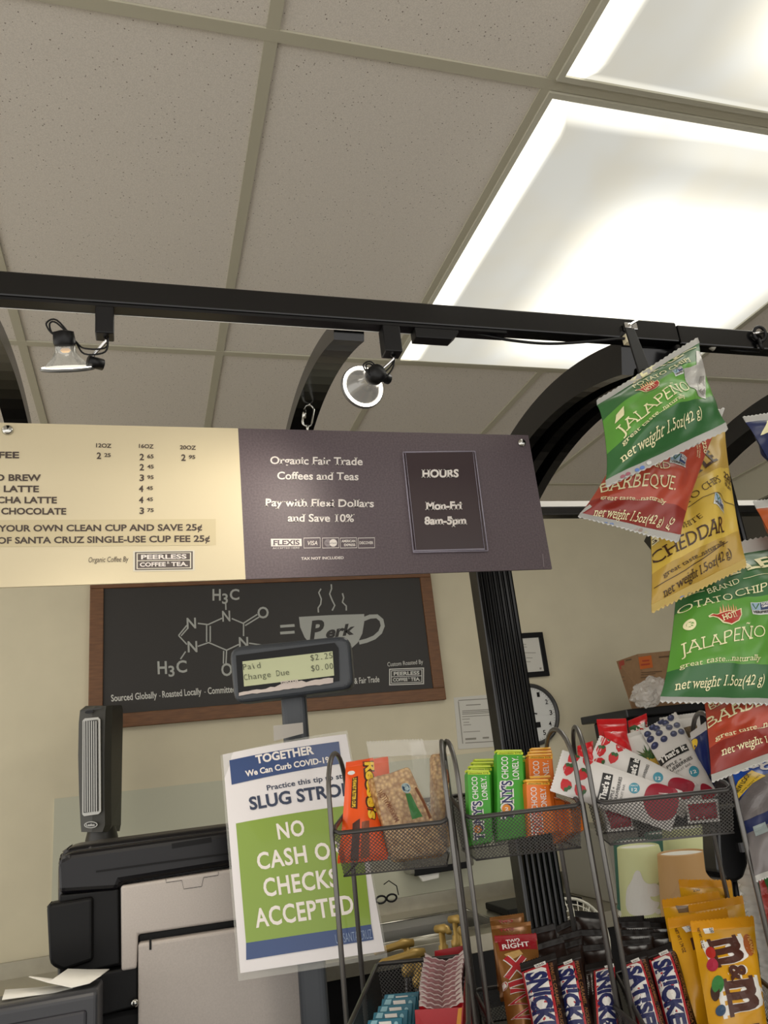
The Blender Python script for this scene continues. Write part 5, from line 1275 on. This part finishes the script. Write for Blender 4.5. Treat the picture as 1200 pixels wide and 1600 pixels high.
# ------------------------------------------------------------------ strip of chip bags
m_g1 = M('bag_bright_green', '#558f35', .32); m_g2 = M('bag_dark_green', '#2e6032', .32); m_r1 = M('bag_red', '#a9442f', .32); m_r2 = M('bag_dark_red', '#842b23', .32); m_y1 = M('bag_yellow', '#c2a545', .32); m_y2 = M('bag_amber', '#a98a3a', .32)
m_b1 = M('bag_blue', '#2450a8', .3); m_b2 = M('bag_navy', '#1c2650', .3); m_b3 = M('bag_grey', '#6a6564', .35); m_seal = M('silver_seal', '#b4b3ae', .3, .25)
k_cream = ink('ink_cream', '#e3ddb0'); k_cocoa = ink('ink_cocoa2', '#3a2416')
def badge(pr, p, w, h, up):
    """small non-GMO mark: framed panel split in two over a lettered strip"""
    d = (-up[1], up[0])
    def R(a, c): return (p[0] + d[0] * a * w + up[0] * c * h, p[1] + d[1] * a * w + up[1] * c * h)
    pr.poly([R(0, 0), R(1, 0), R(1, 1), R(0, 1)], M('badge_pale', '#c9ccc8', .4), .4); pr.poly([R(.5, .36), R(.96, .36), R(.96, .95), R(.5, .95)], M('badge_blue', '#2a3a62', .4), .9); pr.poly([R(.03, .36), R(.5, .36), R(.5, .95), R(.03, .95)], M('badge_sky', '#8ea6ba', .4), .9)
    pr.line([R(.1, .88), R(.24, .45), R(.44, .9)], h * .1, M('badge_green', '#3d6a3a', .4), 1.3)
    pr.text('NON', R(.55, .76), R(.92, .76), h * .16, k_white, .02, up=up, layer=1.6); pr.text('GMO', R(.55, .56), R(.92, .56), h * .16, k_white, .02, up=up, layer=1.6); pr.text('VERIFIED', R(.05, .10), R(.95, .10), h * .18, k_black, .03, up=up, layer=1.6)
def pepper(pr, x, y, s, a):
    ca, sa = math.cos(a), math.sin(a)
    def R(px, py): return (x + s * (px * ca - py * sa), y + s * (px * sa + py * ca))
    for k in range(7): pr.poly([R(-9 + k * 3.2, -4), R(-7.5 + k * 3.2, -13 - 3 * (k % 2)), R(-6 + k * 3.2, -4)], ink('ink_flame', '#d8a070'), .3)
    pr.poly([R(*q) for q in ((-20, -4), (-16, -6), (-11, -4), (0, -6), (10, -6), (18, -9), (17, 0), (12, 8), (3, 12), (-6, 8), (-11, 1), (-15, -2), (-19, -2))], k_cream, .6)
    pr.poly([R(*q) for q in ((-19, -3.4), (-15, -5), (-11, -3), (0, -5), (10, -5), (16.5, -7.5), (16, 0), (11, 7), (3, 10.8), (-5, 7), (-10, .5), (-15, -3))], ink('ink_pepper', '#a8281e'), 1.2)
    pr.text('HOT!', R(-6, 6), R(11, 2), 7 * s, k_cream, .02, serif=True, layer=2)
def dots(pr, pts):
    for x, y, c in pts: pr.ell((x, y), 4, 2.6, ink('dot_' + c[1:], c), -.3, n=12)
CB = 'chip bags on the hanging strip'
def chips(label, C, bands, prints, sealm, s0, s1, seed, bulge=.024, pinch=.07, sag=0):
    S = Sheet(*C, bulge=bulge, s0=s0, s1=s1, pinch=pinch, wr=.012, seed=seed, power=2.4, sag=sag)
    t = Thing('chip_bag', label, 'chip bag', S.base, CB)
    b = MB(); S.shell(b, s0, 1 - s1, bands, 30, 34); prints(Print(b, S.mapper, 6, .0006)); t.part('pouch', b)
    for nm, lo, hi, z in (('top_seal', 1 - s1, 1, .012), ('bottom_seal', 0, s0, -.012)):
        b = MB(); S.shell(b, lo, hi, [(2, sealm)], 44, 12, True, z, .0008)
        if nm == 'bottom_seal' and lo == 0: pass
        t.part(nm, b, 'pale crimped seal')
    return t, S
def jal1(pr):
    T = pr.text
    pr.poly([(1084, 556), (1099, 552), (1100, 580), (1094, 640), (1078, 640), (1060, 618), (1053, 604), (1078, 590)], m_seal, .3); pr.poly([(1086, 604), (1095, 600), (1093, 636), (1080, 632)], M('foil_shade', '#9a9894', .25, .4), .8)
    T('KETTLE', (985, 606), (1062, 566), 15, k_cream, .03, serif=True); T('POTATO CHIPS', (982, 622), (1068, 588), 8, k_cream, .0, serif=True); pepper(pr, 1001, 628, .95, -.28)
    T('JALAPEÑO', (963, 700), (1066, 634), 17, k_cream, -.012, serif=True); T('great taste...naturally', (966, 712), (1052, 654), 6, k_cream, .0, serif=True, ital=0); T('net weight 1.5oz(42 g)', (967, 733), (1087, 666), 11, k_cream, .0, serif=True)
    badge(pr, (1041, 615), 14, 12, (-.37, -.93)); pr.poly([(956, 664), (965, 655), (964, 672), (954, 678)], k_cream); pr.line([(1062, 560), (1086, 547)], 1.5, k_cream)
    dots(pr, ((970, 748, '#9a5a68'), (978, 744, '#9a5a68'), (992, 737, '#5a7ab8'), (1000, 733, '#5a7ab8'), (1010, 726, '#c8c8c4')))
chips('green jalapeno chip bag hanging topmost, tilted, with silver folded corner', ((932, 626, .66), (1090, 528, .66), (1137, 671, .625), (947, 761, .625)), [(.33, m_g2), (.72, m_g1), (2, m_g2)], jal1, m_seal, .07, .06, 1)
def bbq1(pr):
    T = pr.text; T('BACKYARD', (936, 748), (1024, 757), 13, k_cream, -.01, serif=True); T('BARBEQUE.', (933, 777), (1040, 782), 17, k_cream, -.008, serif=True); T('great taste...naturally', (931, 787), (1028, 800), 5, k_cream, .0, serif=True); T('net weight 1.5oz(42 g)', (925, 807), (1031, 824), 9, k_cream, .0, serif=True)
    badge(pr, (1026, 745), 28, 17, (.2, -.98)); T('220', (1083, 706), (1090, 722), 10, k_cream, .02); T('CALORIES', (1074, 712), (1080, 730), 3, k_cream); T('PER BAG', (1069, 716), (1075, 730), 3, k_cream); T('FG', (1043, 831), (1050, 818), 7, k_cream, serif=True)
    pr.poly([(903, 806), (905, 800), (918, 792), (921, 796)], m_seal); 
    dots(pr, ((924, 817, '#9a4a58'), (932, 818, '#9a4a58'), (944, 819, '#5a7ab8'), (953, 820, '#5a7ab8'), (992, 826, '#9a4a58'), (1000, 828, '#8a6a5a'), (1010, 831, '#b8b060')))
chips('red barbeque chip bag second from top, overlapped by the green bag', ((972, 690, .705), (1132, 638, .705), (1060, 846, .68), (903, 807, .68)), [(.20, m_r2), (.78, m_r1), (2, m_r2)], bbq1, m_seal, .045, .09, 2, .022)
def ched(pr):
    T = pr.text; T('KETTLE', (1035, 790), (1110, 738), 22, k_cocoa, .03, serif=True); T('POTATO CHIPS', (1030, 830), (1113, 776), 11, k_cocoa, -.01, serif=True); T('WHITE', (1043, 857), (1079, 836), 8, k_cocoa, -.01, serif=True); T('CHEDDAR', (1020, 893), (1122, 847), 18, k_cocoa, .0, serif=True)
    T('great taste...naturally', (1031, 913), (1126, 862), 6, k_cocoa, .0, serif=True); T('net weight 1.5oz(42 g)', (1036, 937), (1140, 874), 11, k_cocoa, .0, serif=True)
    badge(pr, (1093, 818), 27, 19, (.18, -.98)); T('220', (1119, 766), (1138, 768), 10, k_cocoa, .02); T('CALORIES', (1121, 771), (1137, 773), 3.4, k_cocoa, .02); T('PER BAG', (1122, 776), (1138, 779), 3.4, k_cocoa, .02)
    pr.line([(1062, 815), (1080, 805), (1110, 797), (1148, 800)], 1.0, k_cocoa); pr.line([(1020, 925), (1060, 905), (1090, 885), (1118, 866), (1130, 858)], 1.0, k_cocoa); pr.poly([(1010, 854), (1022, 848), (1024, 860), (1012, 866)], k_cream)
    pr.text('FG', (1012, 864), (1022, 859), 7, k_cocoa, .02, layer=2); dots(pr, ((1040, 948, '#9a4a58'), (1052, 942, '#9a4a58'), (1063, 936, '#5a7ab8'), (1074, 931, '#8a8a6a')))
chips('yellow white cheddar chip bag hanging behind the red bag', ((1008, 720, .755), (1131, 664, .755), (1166, 884, .71), (1018, 957, .71)), [(.22, m_y2), (.66, m_y1), (2, m_y2)], ched, M('yellow_seal', '#b9a05a', .35), .045, .06, 3, .024, .05)
def jal2(pr):
    T = pr.text; T('KETTLE', (1034, 942), (1190, 908), 21, k_cream, .03, serif=True)
    for k in range(4): pr.line([(1100 + k * 22, 925 - k * 4), (1106 + k * 22, 922 - k * 4)], 1.2, m_g2, 3)
    T('BRAND', (1089.5, 953), (1135, 938), 9, k_cream, -.01, serif=True); pr.line([(1140, 931), (1180, 926)], .8, k_cream); pr.line([(1060, 951), (1084, 947)], .8, k_cream)
    T('POTATO', (1043, 977), (1123, 966), 11, k_cream, -.01, serif=True); T('CHIPS', (1128, 962), (1182, 953), 12, k_cream, -.01, serif=True); pepper(pr, 1113, 992, 1.25, -.05); badge(pr, (1150, 991), 31, 20, (-.05, -1))
    T('JALAPEÑO', (1056, 1039), (1174, 1021), 17, k_cream, -.015, serif=True); T('great taste...naturally', (1054, 1057), (1172, 1051), 6.5, k_cream, -.005, serif=True); T('net weight 1.5oz(42 g)', (1051, 1083), (1183, 1079), 11.5, k_cream, .0, serif=True)
    pr.poly([(1187, 926), (1222, 921), (1222, 946), (1187, 950)], m_g1); T('250', (1190, 936), (1212, 933), 8, k_cream, .02, layer=2); T('CALORIES', (1190, 942), (1216, 939), 3, k_cream, layer=2); T('PER BAG', (1190, 947), (1214, 944), 3, k_cream, layer=2); pr.ell((1064, 998), 8, 8, k_cream); pr.ell((1064, 998), 5, 4, m_g1)
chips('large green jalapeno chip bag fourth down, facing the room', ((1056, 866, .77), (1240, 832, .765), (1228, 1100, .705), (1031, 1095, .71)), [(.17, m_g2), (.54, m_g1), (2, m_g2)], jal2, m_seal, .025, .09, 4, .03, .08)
def bbq2(pr):
    T = pr.text; T('BACKYARD', (1108, 1117), (1206, 1091), 12, k_cream, -.01, serif=True); T('BARBEQUE.', (1105, 1145), (1232, 1116), 17, k_cream, -.008, serif=True); T('great taste...naturally', (1114, 1168), (1232, 1142), 6.5, k_cream, .0, serif=True); T('net weight 1.5oz(42 g)', (1123, 1191), (1250, 1155), 10, k_cream, .0, serif=True)
chips('red barbeque chip bag fifth down, below the large green bag', ((1097, 1072, .77), (1240, 1052, .76), (1250, 1168, .715), (1112, 1222, .715)), [(.32, m_r2), (.80, m_r1), (2, m_r2)], bbq2, m_seal, .07, .05, 5, .02, .02)
def blue(pr):
    T = pr.text; T('KRINKLE', (1147, 1214), (1240, 1186), 13, k_white, .05); T('CUT', (1184, 1217), (1236, 1202), 14, k_white, .05)
    pr.poly([(1172, 1228), (1270, 1205), (1270, 1265), (1160, 1290), (1155, 1258)], m_b3, .3); T('SALT', (1189, 1252), (1240, 1240), 14, k_white, .03, layer=1.5, serif=True); T('FRESH', (1188, 1268), (1230, 1258), 8, k_white, .01, layer=1.5)
    pr.poly([(1150, 1258), (1147, 1240), (1152, 1226), (1171, 1210), (1184, 1230), (1168, 1237), (1160, 1246)], k_yel, 1.0); T('NEW LOOK', (1150.5, 1248), (1168, 1218), 6, k_black, .02, layer=2); T('SAME GREAT TASTE', (1156, 1248), (1178, 1226), 2.6, k_black, .0, layer=2)
    pr.poly([(1174, 1300), (1188, 1297), (1191, 1313), (1177, 1316)], ink('ink_mist', '#8f9a98'), .4)
chips('blue and grey krinkle cut chip bag at the bottom of the strip', ((1134, 1190, .775), (1262, 1160, .765), (1275, 1340, .72), (1181, 1377, .725)), [(.36, m_b3), (.66, m_b2), (2, m_b1)], blue, m_seal, .04, .06, 6, .02, .04)
# the strip itself, its hanger and clip
cs_ = Thing('clip_strip', 'black hanging clip strip hooked over the beam, holding the chip bags', 'strip', W(1020, 612, .668))
A = W(984, 512, .69); D = W(1018, 608, .668)
b = MB(); w = .0065
sd = (D - A).normalized(); sx = Vector((1, 0, 0)) - sd * sd.x; sx.normalize()
b.prism([A - sx * w, A + sx * w, D + sx * w * 1.5, D - sx * w * 1.5], Vector((0, 1, 0)), .0025, m_blk2, .0006); cs_.part('strip', b)
b = MB(); b.tube([W(984, 512, .905) + Vector((0, -.02, .0)), W(984, 508, .86), W(984, 507, .71), A], .0022, m_chrome, 8); cs_.part('hanger_arm', b, 'steel hanger arm')
b = MB(); b.box(W(975, 512, YB - .004) + Vector((0, -.004, -.004)), W(994, 512, YB - .004) + Vector((0, .003, .006)), m_chrome, .001); cs_.part('beam_bracket', b)
b = MB(); c = W(1016, 590, .668); b.box(c - Vector((.010, .004, .008)), c + Vector((.010, .004, .010)), m_blk2, .002); b.box(c - Vector((.008, .006, .024)), c + Vector((.008, .004, -.004)), m_blk2, .002); cs_.part('clip', b)
rg = Thing('beam_hook', 'black ring hook clamped on the side beam at the right edge', 'hook', W(1186, 560, YB - .004))
b = MB(); c = W(1187, 522, YB - .006); b.tube(arc(c, (.012, 0, 0), (0, -.003, .012), 0, 2 * math.pi, 18)[:-1], .0028, m_blk2, 8, True); b.tube([c + Vector((-.006, 0, -.010)), c + Vector((-.004, 0, -.03))], .0032, m_blk2, 8); rg.part('ring', b)
b = MB(); b.tube([c + Vector((-.014, 0, .0)), c + Vector((.006, -.002, .003))], .0026, m_chrome, 8); rg.part('pin', b)
# bags of the next strip, cut by the picture edge
def navy(pr): pr.poly([(1192, 664), (1215, 660), (1215, 680), (1186, 684)], k_cream, .3)
chips('navy chip bag of the neighbouring strip, cut by the right edge', ((1160, 652, .75), (1290, 635, .74), (1300, 800, .72), (1222, 760, .73)), [(2, m_b2)], navy, m_seal, .05, .08, 7, .025, .05)
chips('orange chip bag of the neighbouring strip, pale seal just in view', ((1176, 784, .75), (1290, 770, .74), (1300, 930, .72), (1232, 900, .73)), [(2, M('bag_orange', '#b0562c', .32))], lambda pr: None, m_seal, .05, .10, 8, .02, .04)
chips('dark red and green bag corner low at the right edge', ((1183, 1368, .76), (1290, 1350, .75), (1300, 1500, .74), (1200, 1478, .75)), [(2, m_g2)], lambda pr: pr.poly([(1184, 1372), (1193, 1370), (1206, 1460), (1200, 1470)], m_r2, .3), m_r2, .03, .03, 9, .015, .02)
# ------------------------------------------------------------------ cups behind the right rack
m_cg = M('cup_green', '#c3c795', .55); m_cd = M('cup_forest', '#2f5f50', .55); m_ct = M('cup_tan', '#b08a58', .55); m_cw = M('cup_white', '#dcdcd4', .5); m_cm = M('cup_map', '#cfcdc6', .55); m_cg2 = M('cup_sage', '#9da377', .55)
MAPS = [[(0.10, .62), (.22, .50), (.30, .34), (.38, .33), (.40, .48), (.46, .55), (.58, .54), (.64, .62), (.62, .70), (.52, .74), (.44, .72), (.48, .80), (.58, .82), (.50, .92), (.44, 1.0), (.05, 1.0)],
        [(.80, .30), (.92, .26), (1.0, .40), (1.0, .60), (.90, .58), (.82, .50)], [(.46, .93), (.54, .90), (.56, .97), (.50, 1.0)]]
def cup(label, pl, pr_, ptop, Y, body, land, n=4, h=.105):
    """stack of upturned paper cups; pl..pr_ = width of the top cup's base"""
    a, c = W(pl, ptop, Y), W(pr_, ptop, Y); r0 = (c - a).length / 2; top = (a + c) / 2; z0 = max(CZ + .002, .0)
    t = Thing('paper_cup_stack', label, 'paper cups', (top.x, top.y, CZ), 'upturned paper cup stacks')
    r1 = r0 * 1.36; T0 = Matrix.Translation(top)
    b = MB(); b.lathe([(r0 * .9, -.004), (r0 * .93, 0), (r0, -.0015), (r1, -h)], body, 40, T0, caps=False); b.lathe([(.0005, -.003), (r0 * .92, -.003)], m_cw, 40, T0, caps=False)
    def mp(x, y):
        th = math.radians(-90 - 75 + 150 * x) + math.atan2(top.x, -top.y) * 0 ; k = y; rr = r0 + (r1 - r0) * k
        th += -.35
        d = Vector((math.cos(th), math.sin(th), 0)); return top + d * rr + Vector((0, 0, -h * k)), d
    p = Print(b, mp, .08, .0004)
    for m_ in MAPS: p.poly(soften(m_), land)
    p.poly(soften([(.42, .58), (.60, .58), (.72, .40), (.80, .42), (.82, .55), (.95, .66), (.98, .98), (.56, .99), (.58, .84), (.66, .66)]), m_cg2 if body is m_cg else body, .4)
    t.part('cup', b)
    b = MB(); zz = -h
    for k in range(n):
        zz -= .011; b.lathe([(r1 * .99, zz + .011), (r1 * 1.0, zz + .004), (r1 * 1.04, zz + .003), (r1 * 1.05, zz), (r1 * 1.02, zz - .002)], body if k % 2 == 0 else m_cw, 40, T0, caps=False)
    b.lathe([(r1 * 1.02, zz), (r1 * 1.02, CZ - top.z + .001)], m_cw, 30, T0, caps=False)
    t.part('lower_cups', b)
cup('dark green paper cup stack behind the light green one', 962, 1013, 1312, 1.42, m_cd, m_cm)
cup('dark green paper cup stack glimpsed between the light green and tan cups', 1010, 1058, 1300, 1.57, m_cd, m_cm)
cup('light green paper cup stack behind the tan cup', 1040, 1097, 1292, 1.43, m_cg, m_cm)
cup('tan paper cup stack at the far right, half behind the black handset', 1082, 1128, 1290, 1.49, m_ct, m_cm)
cup('light green paper cup stack with pale world map, nearest the rack wires', 968, 1024, 1321, 1.33, m_cg, m_cm)
cup('plain tan paper cup stack behind the yellow packs', 1032.5, 1095.5, 1331, 1.24, m_ct, m_ct)
m_clr = M('clear_plastic', '#d8d4d0', .15, alpha=.45)
def clearcups(label, px, py, Y, r):
    c = W(px, py, Y); t = Thing('clear_cup_stack', label, 'plastic cups', (c.x, c.y, CZ), 'clear plastic cup stacks')
    b = MB(); z = c.z; pr_ = [(r * .8, 0)]; n = int((c.z - CZ) / .014)
    for k in range(n): pr_ += [(r * .96, -.014 * k - .002), (r * 1.05, -.014 * k - .006), (r * 1.05, -.014 * k - .010), (r * .97, -.014 * (k + 1))]
    b.lathe(pr_, m_clr, 28, Matrix.Translation(c)); t.part('cups', b)
clearcups('stack of clear plastic cups at the right edge, behind the rack leg', 1188, 1325, 1.25, .048)
clearcups('short stack of clear plastic cups between the tan cups and black handset', 1128, 1318, 1.42, .030)
# black handset hanging from the rack, with its cable
hs = Thing('scanner_handset', 'black rounded handset with a cable behind the right rack', 'handset', W(1142, 1380, 1.0))
b = MB(); pts = [W(x, y, 1.0) for x, y in ((1118, 1262), (1160, 1255), (1166, 1300), (1171, 1350), (1164, 1372), (1150, 1380), (1134, 1378), (1125, 1366), (1121, 1330))]
b.prism(pts, (0, 1, 0), .035, M('handset_black', '#0e0e0f', .25), .006, None, 3); hs.part('handset', b)
b = MB(); b.tube([W(x, y, 1.015) for x, y in ((1147, 1376), (1151, 1400), (1158, 1425), (1170, 1455), (1180, 1490), (1186, 1560), (1190, 1640))], .0042, m_blk2, 8); hs.part('cable', b)
b = MB(); b.tube([W(1140, 1376, 1.015), W(1162, 1600, 1.03), W(1164, 1640, 1.03) * 1.0], .004, m_wire, 8); b.box(W(1160, 1332, .995), W(1178, 1313, 1.0) + Vector((0, .004, 0)), M('tag_grey', '#5e5e60', .5)); hs.part('stand_rod', b)

# ------------------------------------------------------------------ back right corner
m_card = noisy(M('cardboard', '#8a6b4c', .8), 40, .08); m_mach = M('machine_black', '#131314', .35)
cm = Thing('coffee_grinder', 'black machine on the back counter under the cardboard box', 'machine', (2.45, 3.42, .9055))
a, c = W(990, 1114, 3.25), W(1125, 1110, 3.25)
b = MB(); b.box((a.x, 3.25, .9055), (c.x, 3.62, a.z - .02), m_mach, .008); cm.part('body', b)
a2 = W(977, 1104, 3.22); b = MB(); b.box((a2.x, 3.22, a.z - .02), (c.x + .02, 3.64, a.z + .018), m_mach, .006); cm.part('lid', b)
bx = Thing('cardboard_box', 'open brown cardboard box with orange label on the black machine', 'box', (a2.x + .2, 3.4, a.z + .018))
Yb = 3.27; zb0 = a.z + .0185
E1 = W(996, 1022, Yb); LE = W(964, 1033, Yb + .16); RE = W(1054, 1016, Yb + .02); zt1 = E1.z
BL_, BE, BR_ = (Vector((p.x, p.y, zb0)) for p in (LE + Vector((.035, 0, 0)), E1 + Vector((.02, 0, 0)), RE + Vector((.0, 0, 0))))
back = Vector((-.0, .16, 0))
b = MB(); th = .004
def panel(q, name, pt=None):
    bb = MB(); n = (q[1] - q[0]).cross(q[3] - q[0]).normalized(); n = n if n.dot(EYE - q[0]) > 0 else -n
    bb.prism(q, -n, th, m_card)
    if pt: pt(Print(bb, plane_map(q[0] + n * .0002, n), None, .0008))
    bx.part(name, bb)
k_or = ink('ink_box_orange', '#b8602c'); k_bt = ink('ink_box_text', '#5c4630'); k_br = ink('ink_box_red', '#9a3a2c')
def fl(pr): pr.poly([(967, 1034), (975, 1031), (977, 1043), (969, 1046)], k_br); pr.line([(972, 1058), (984, 1056)], 1.2, k_bt); pr.line([(978, 1032), (987, 1030)], 2.4, k_bt); pr.line([(973, 1064), (980, 1063)], 1.0, k_bt)
def frt(pr):
    pr.poly([(997, 1027), (1017, 1024), (1020, 1043), (1000, 1046)], k_or); pr.line([(1029, 1027), (1046, 1025.5)], 2.2, k_bt)
    for y, x1 in ((1051, 1034), (1054.5, 1024), (1059, 1022)): pr.line([(1001, y), (x1, y - 2)], 1.2, k_bt)
    pr.line([(1003, 1033), (1014, 1032)], 2.4, k_br, 2); pr.line([(1001, 1039), (1015, 1037.5)], 2.4, k_br, 2)
panel([LE, E1, BE, BL_], 'side_panel', fl); panel([E1, RE, BR_, BE], 'front_panel', frt); panel([LE, LE + Vector((.22, .12, .0)), BL_ + Vector((.22, .12, 0)), BL_], 'back_panel'); panel([RE, LE + Vector((.22, .12, 0)), BL_ + Vector((.22, .12, 0)), BR_], 'far_panel')
pb = Thing('plastic_bag', 'crumpled clear plastic bag hanging in front of the cardboard box', 'bag', W(1015, 1100, 3.2))
bm_ = bmesh.new(); bmesh.ops.create_icosphere(bm_, subdivisions=4, radius=1); c = W(1016, 1082, 3.2)
for v in bm_.verts:
    n = v.co.normalized(); k = 1 + .28 * noise.noise(n * 2.2) + .22 * abs(noise.noise(n * 5)) + .12 * abs(noise.noise(n * 11)); v.co = c + Vector((n.x * .085 * k + n.z * .03, n.y * .04 * k, n.z * .062 * k))
b = MB(); b.bm(bm_, M('bag_film', '#d8d6d0', .12, spec=1.0, alpha=.38), False); pb.part('film', b)
gc = Thing('grey_cabinet', 'plain grey cabinet on the back counter beside the cups', 'cabinet', (1.9, 3.3, .9055))
a, c = W(945, 1318, 3.2), W(1000, 1318, 3.2)
b = MB(); b.box((a.x, 3.2, .9055), (c.x, 3.6, W(950, 1296, 3.2).z), M('cabinet_grey', '#8a877c', .5), .004); gc.part('body', b)
b = MB(); b.box((a.x + .015, 3.196, .92), (c.x - .015, 3.2, W(950, 1302, 3.2).z), M('cabinet_door', '#7d7a70', .5), .002); gc.part('door', b)
# white desk fan, its cage showing over the dark bars
df = Thing('desk_fan', 'white round desk fan on the low shelf right of the column', 'fan', (W(893, 1480, 2.15).x, 2.15, .8905))
c = W(893, 1478, 2.15); R = (W(893, 1404, 2.15) - c).length; m_fw2 = M('fan_white', '#cfcdbf', .5)
b = MB()
for k in range(7): r = R * (1 - k * .12); b.tube(arc(c + Vector((0, -.012 * k * .6, 0)), (r, 0, 0), (0, 0, r), 0, 2 * math.pi, 40)[:-1], .0045 if k == 0 else .0018, m_fw2, 6, True)
for k in range(36):
    an = 2 * math.pi * k / 36; d = Vector((math.cos(an), 0, math.sin(an))); b.tube([c + d * R, c + d * R * .6 + Vector((0, -.026, 0)), c + d * R * .2 + Vector((0, -.045, 0))], .0014, m_fw2, 5)
df.part('cage', b)
b = MB()
for k in range(3):
    an = 2 * math.pi * k / 3 + .4; d = Vector((math.cos(an), 0, math.sin(an))); e = Vector((-math.sin(an), 0, math.cos(an)))
    b.prism([c + d * .03 + Vector((0, .02, 0)), c + d * R * .9 - e * .05 + Vector((0, .03, 0)), c + d * R * .85 + e * .05 + Vector((0, .01, 0))], (0, 1, 0), .003, m_fw2)
df.part('blades', b)
b = MB(); b.lathe([(.045, .02), (.045, .09)], m_fw2, 20, Matrix.Translation(c) @ Matrix.Rotation(-math.pi / 2, 4, 'X')); b.tube([c + Vector((0, .06, 0)), Vector((c.x, c.y + .06, .90))], .014, m_fw2, 10); b.lathe([(.10, 0), (.09, .015), (.02, .02)], m_fw2, 24, Matrix.Translation((c.x, c.y + .06, .8905))); df.part('stand', b)
# dark beaded cord on the wall
bc = Thing('beaded_cord', 'dark beaded cord hanging on the wall right of the column', 'ornament', W(912, 1372, YW - .01))
b = MB(); random.seed(5); pts = [W(900 + 12 * f + 1.5 * math.sin(f * 9), 1300 + 70 * f, YW - .012) for f in [i / 16 for i in range(17)]]
b.tube(pts, .005, M('cord_umber', '#3f382c', .7), 6)
for p in pts[3:]:
    b.lathe([(.001, -.012), (.010 + random.random() * .006, 0), (.001, .012)], M('cord_umber', '#3f382c', .7), 8, Matrix.Translation(p + Vector((random.uniform(-.008, .010), -.004, 0))))
bc.part('cord', b)
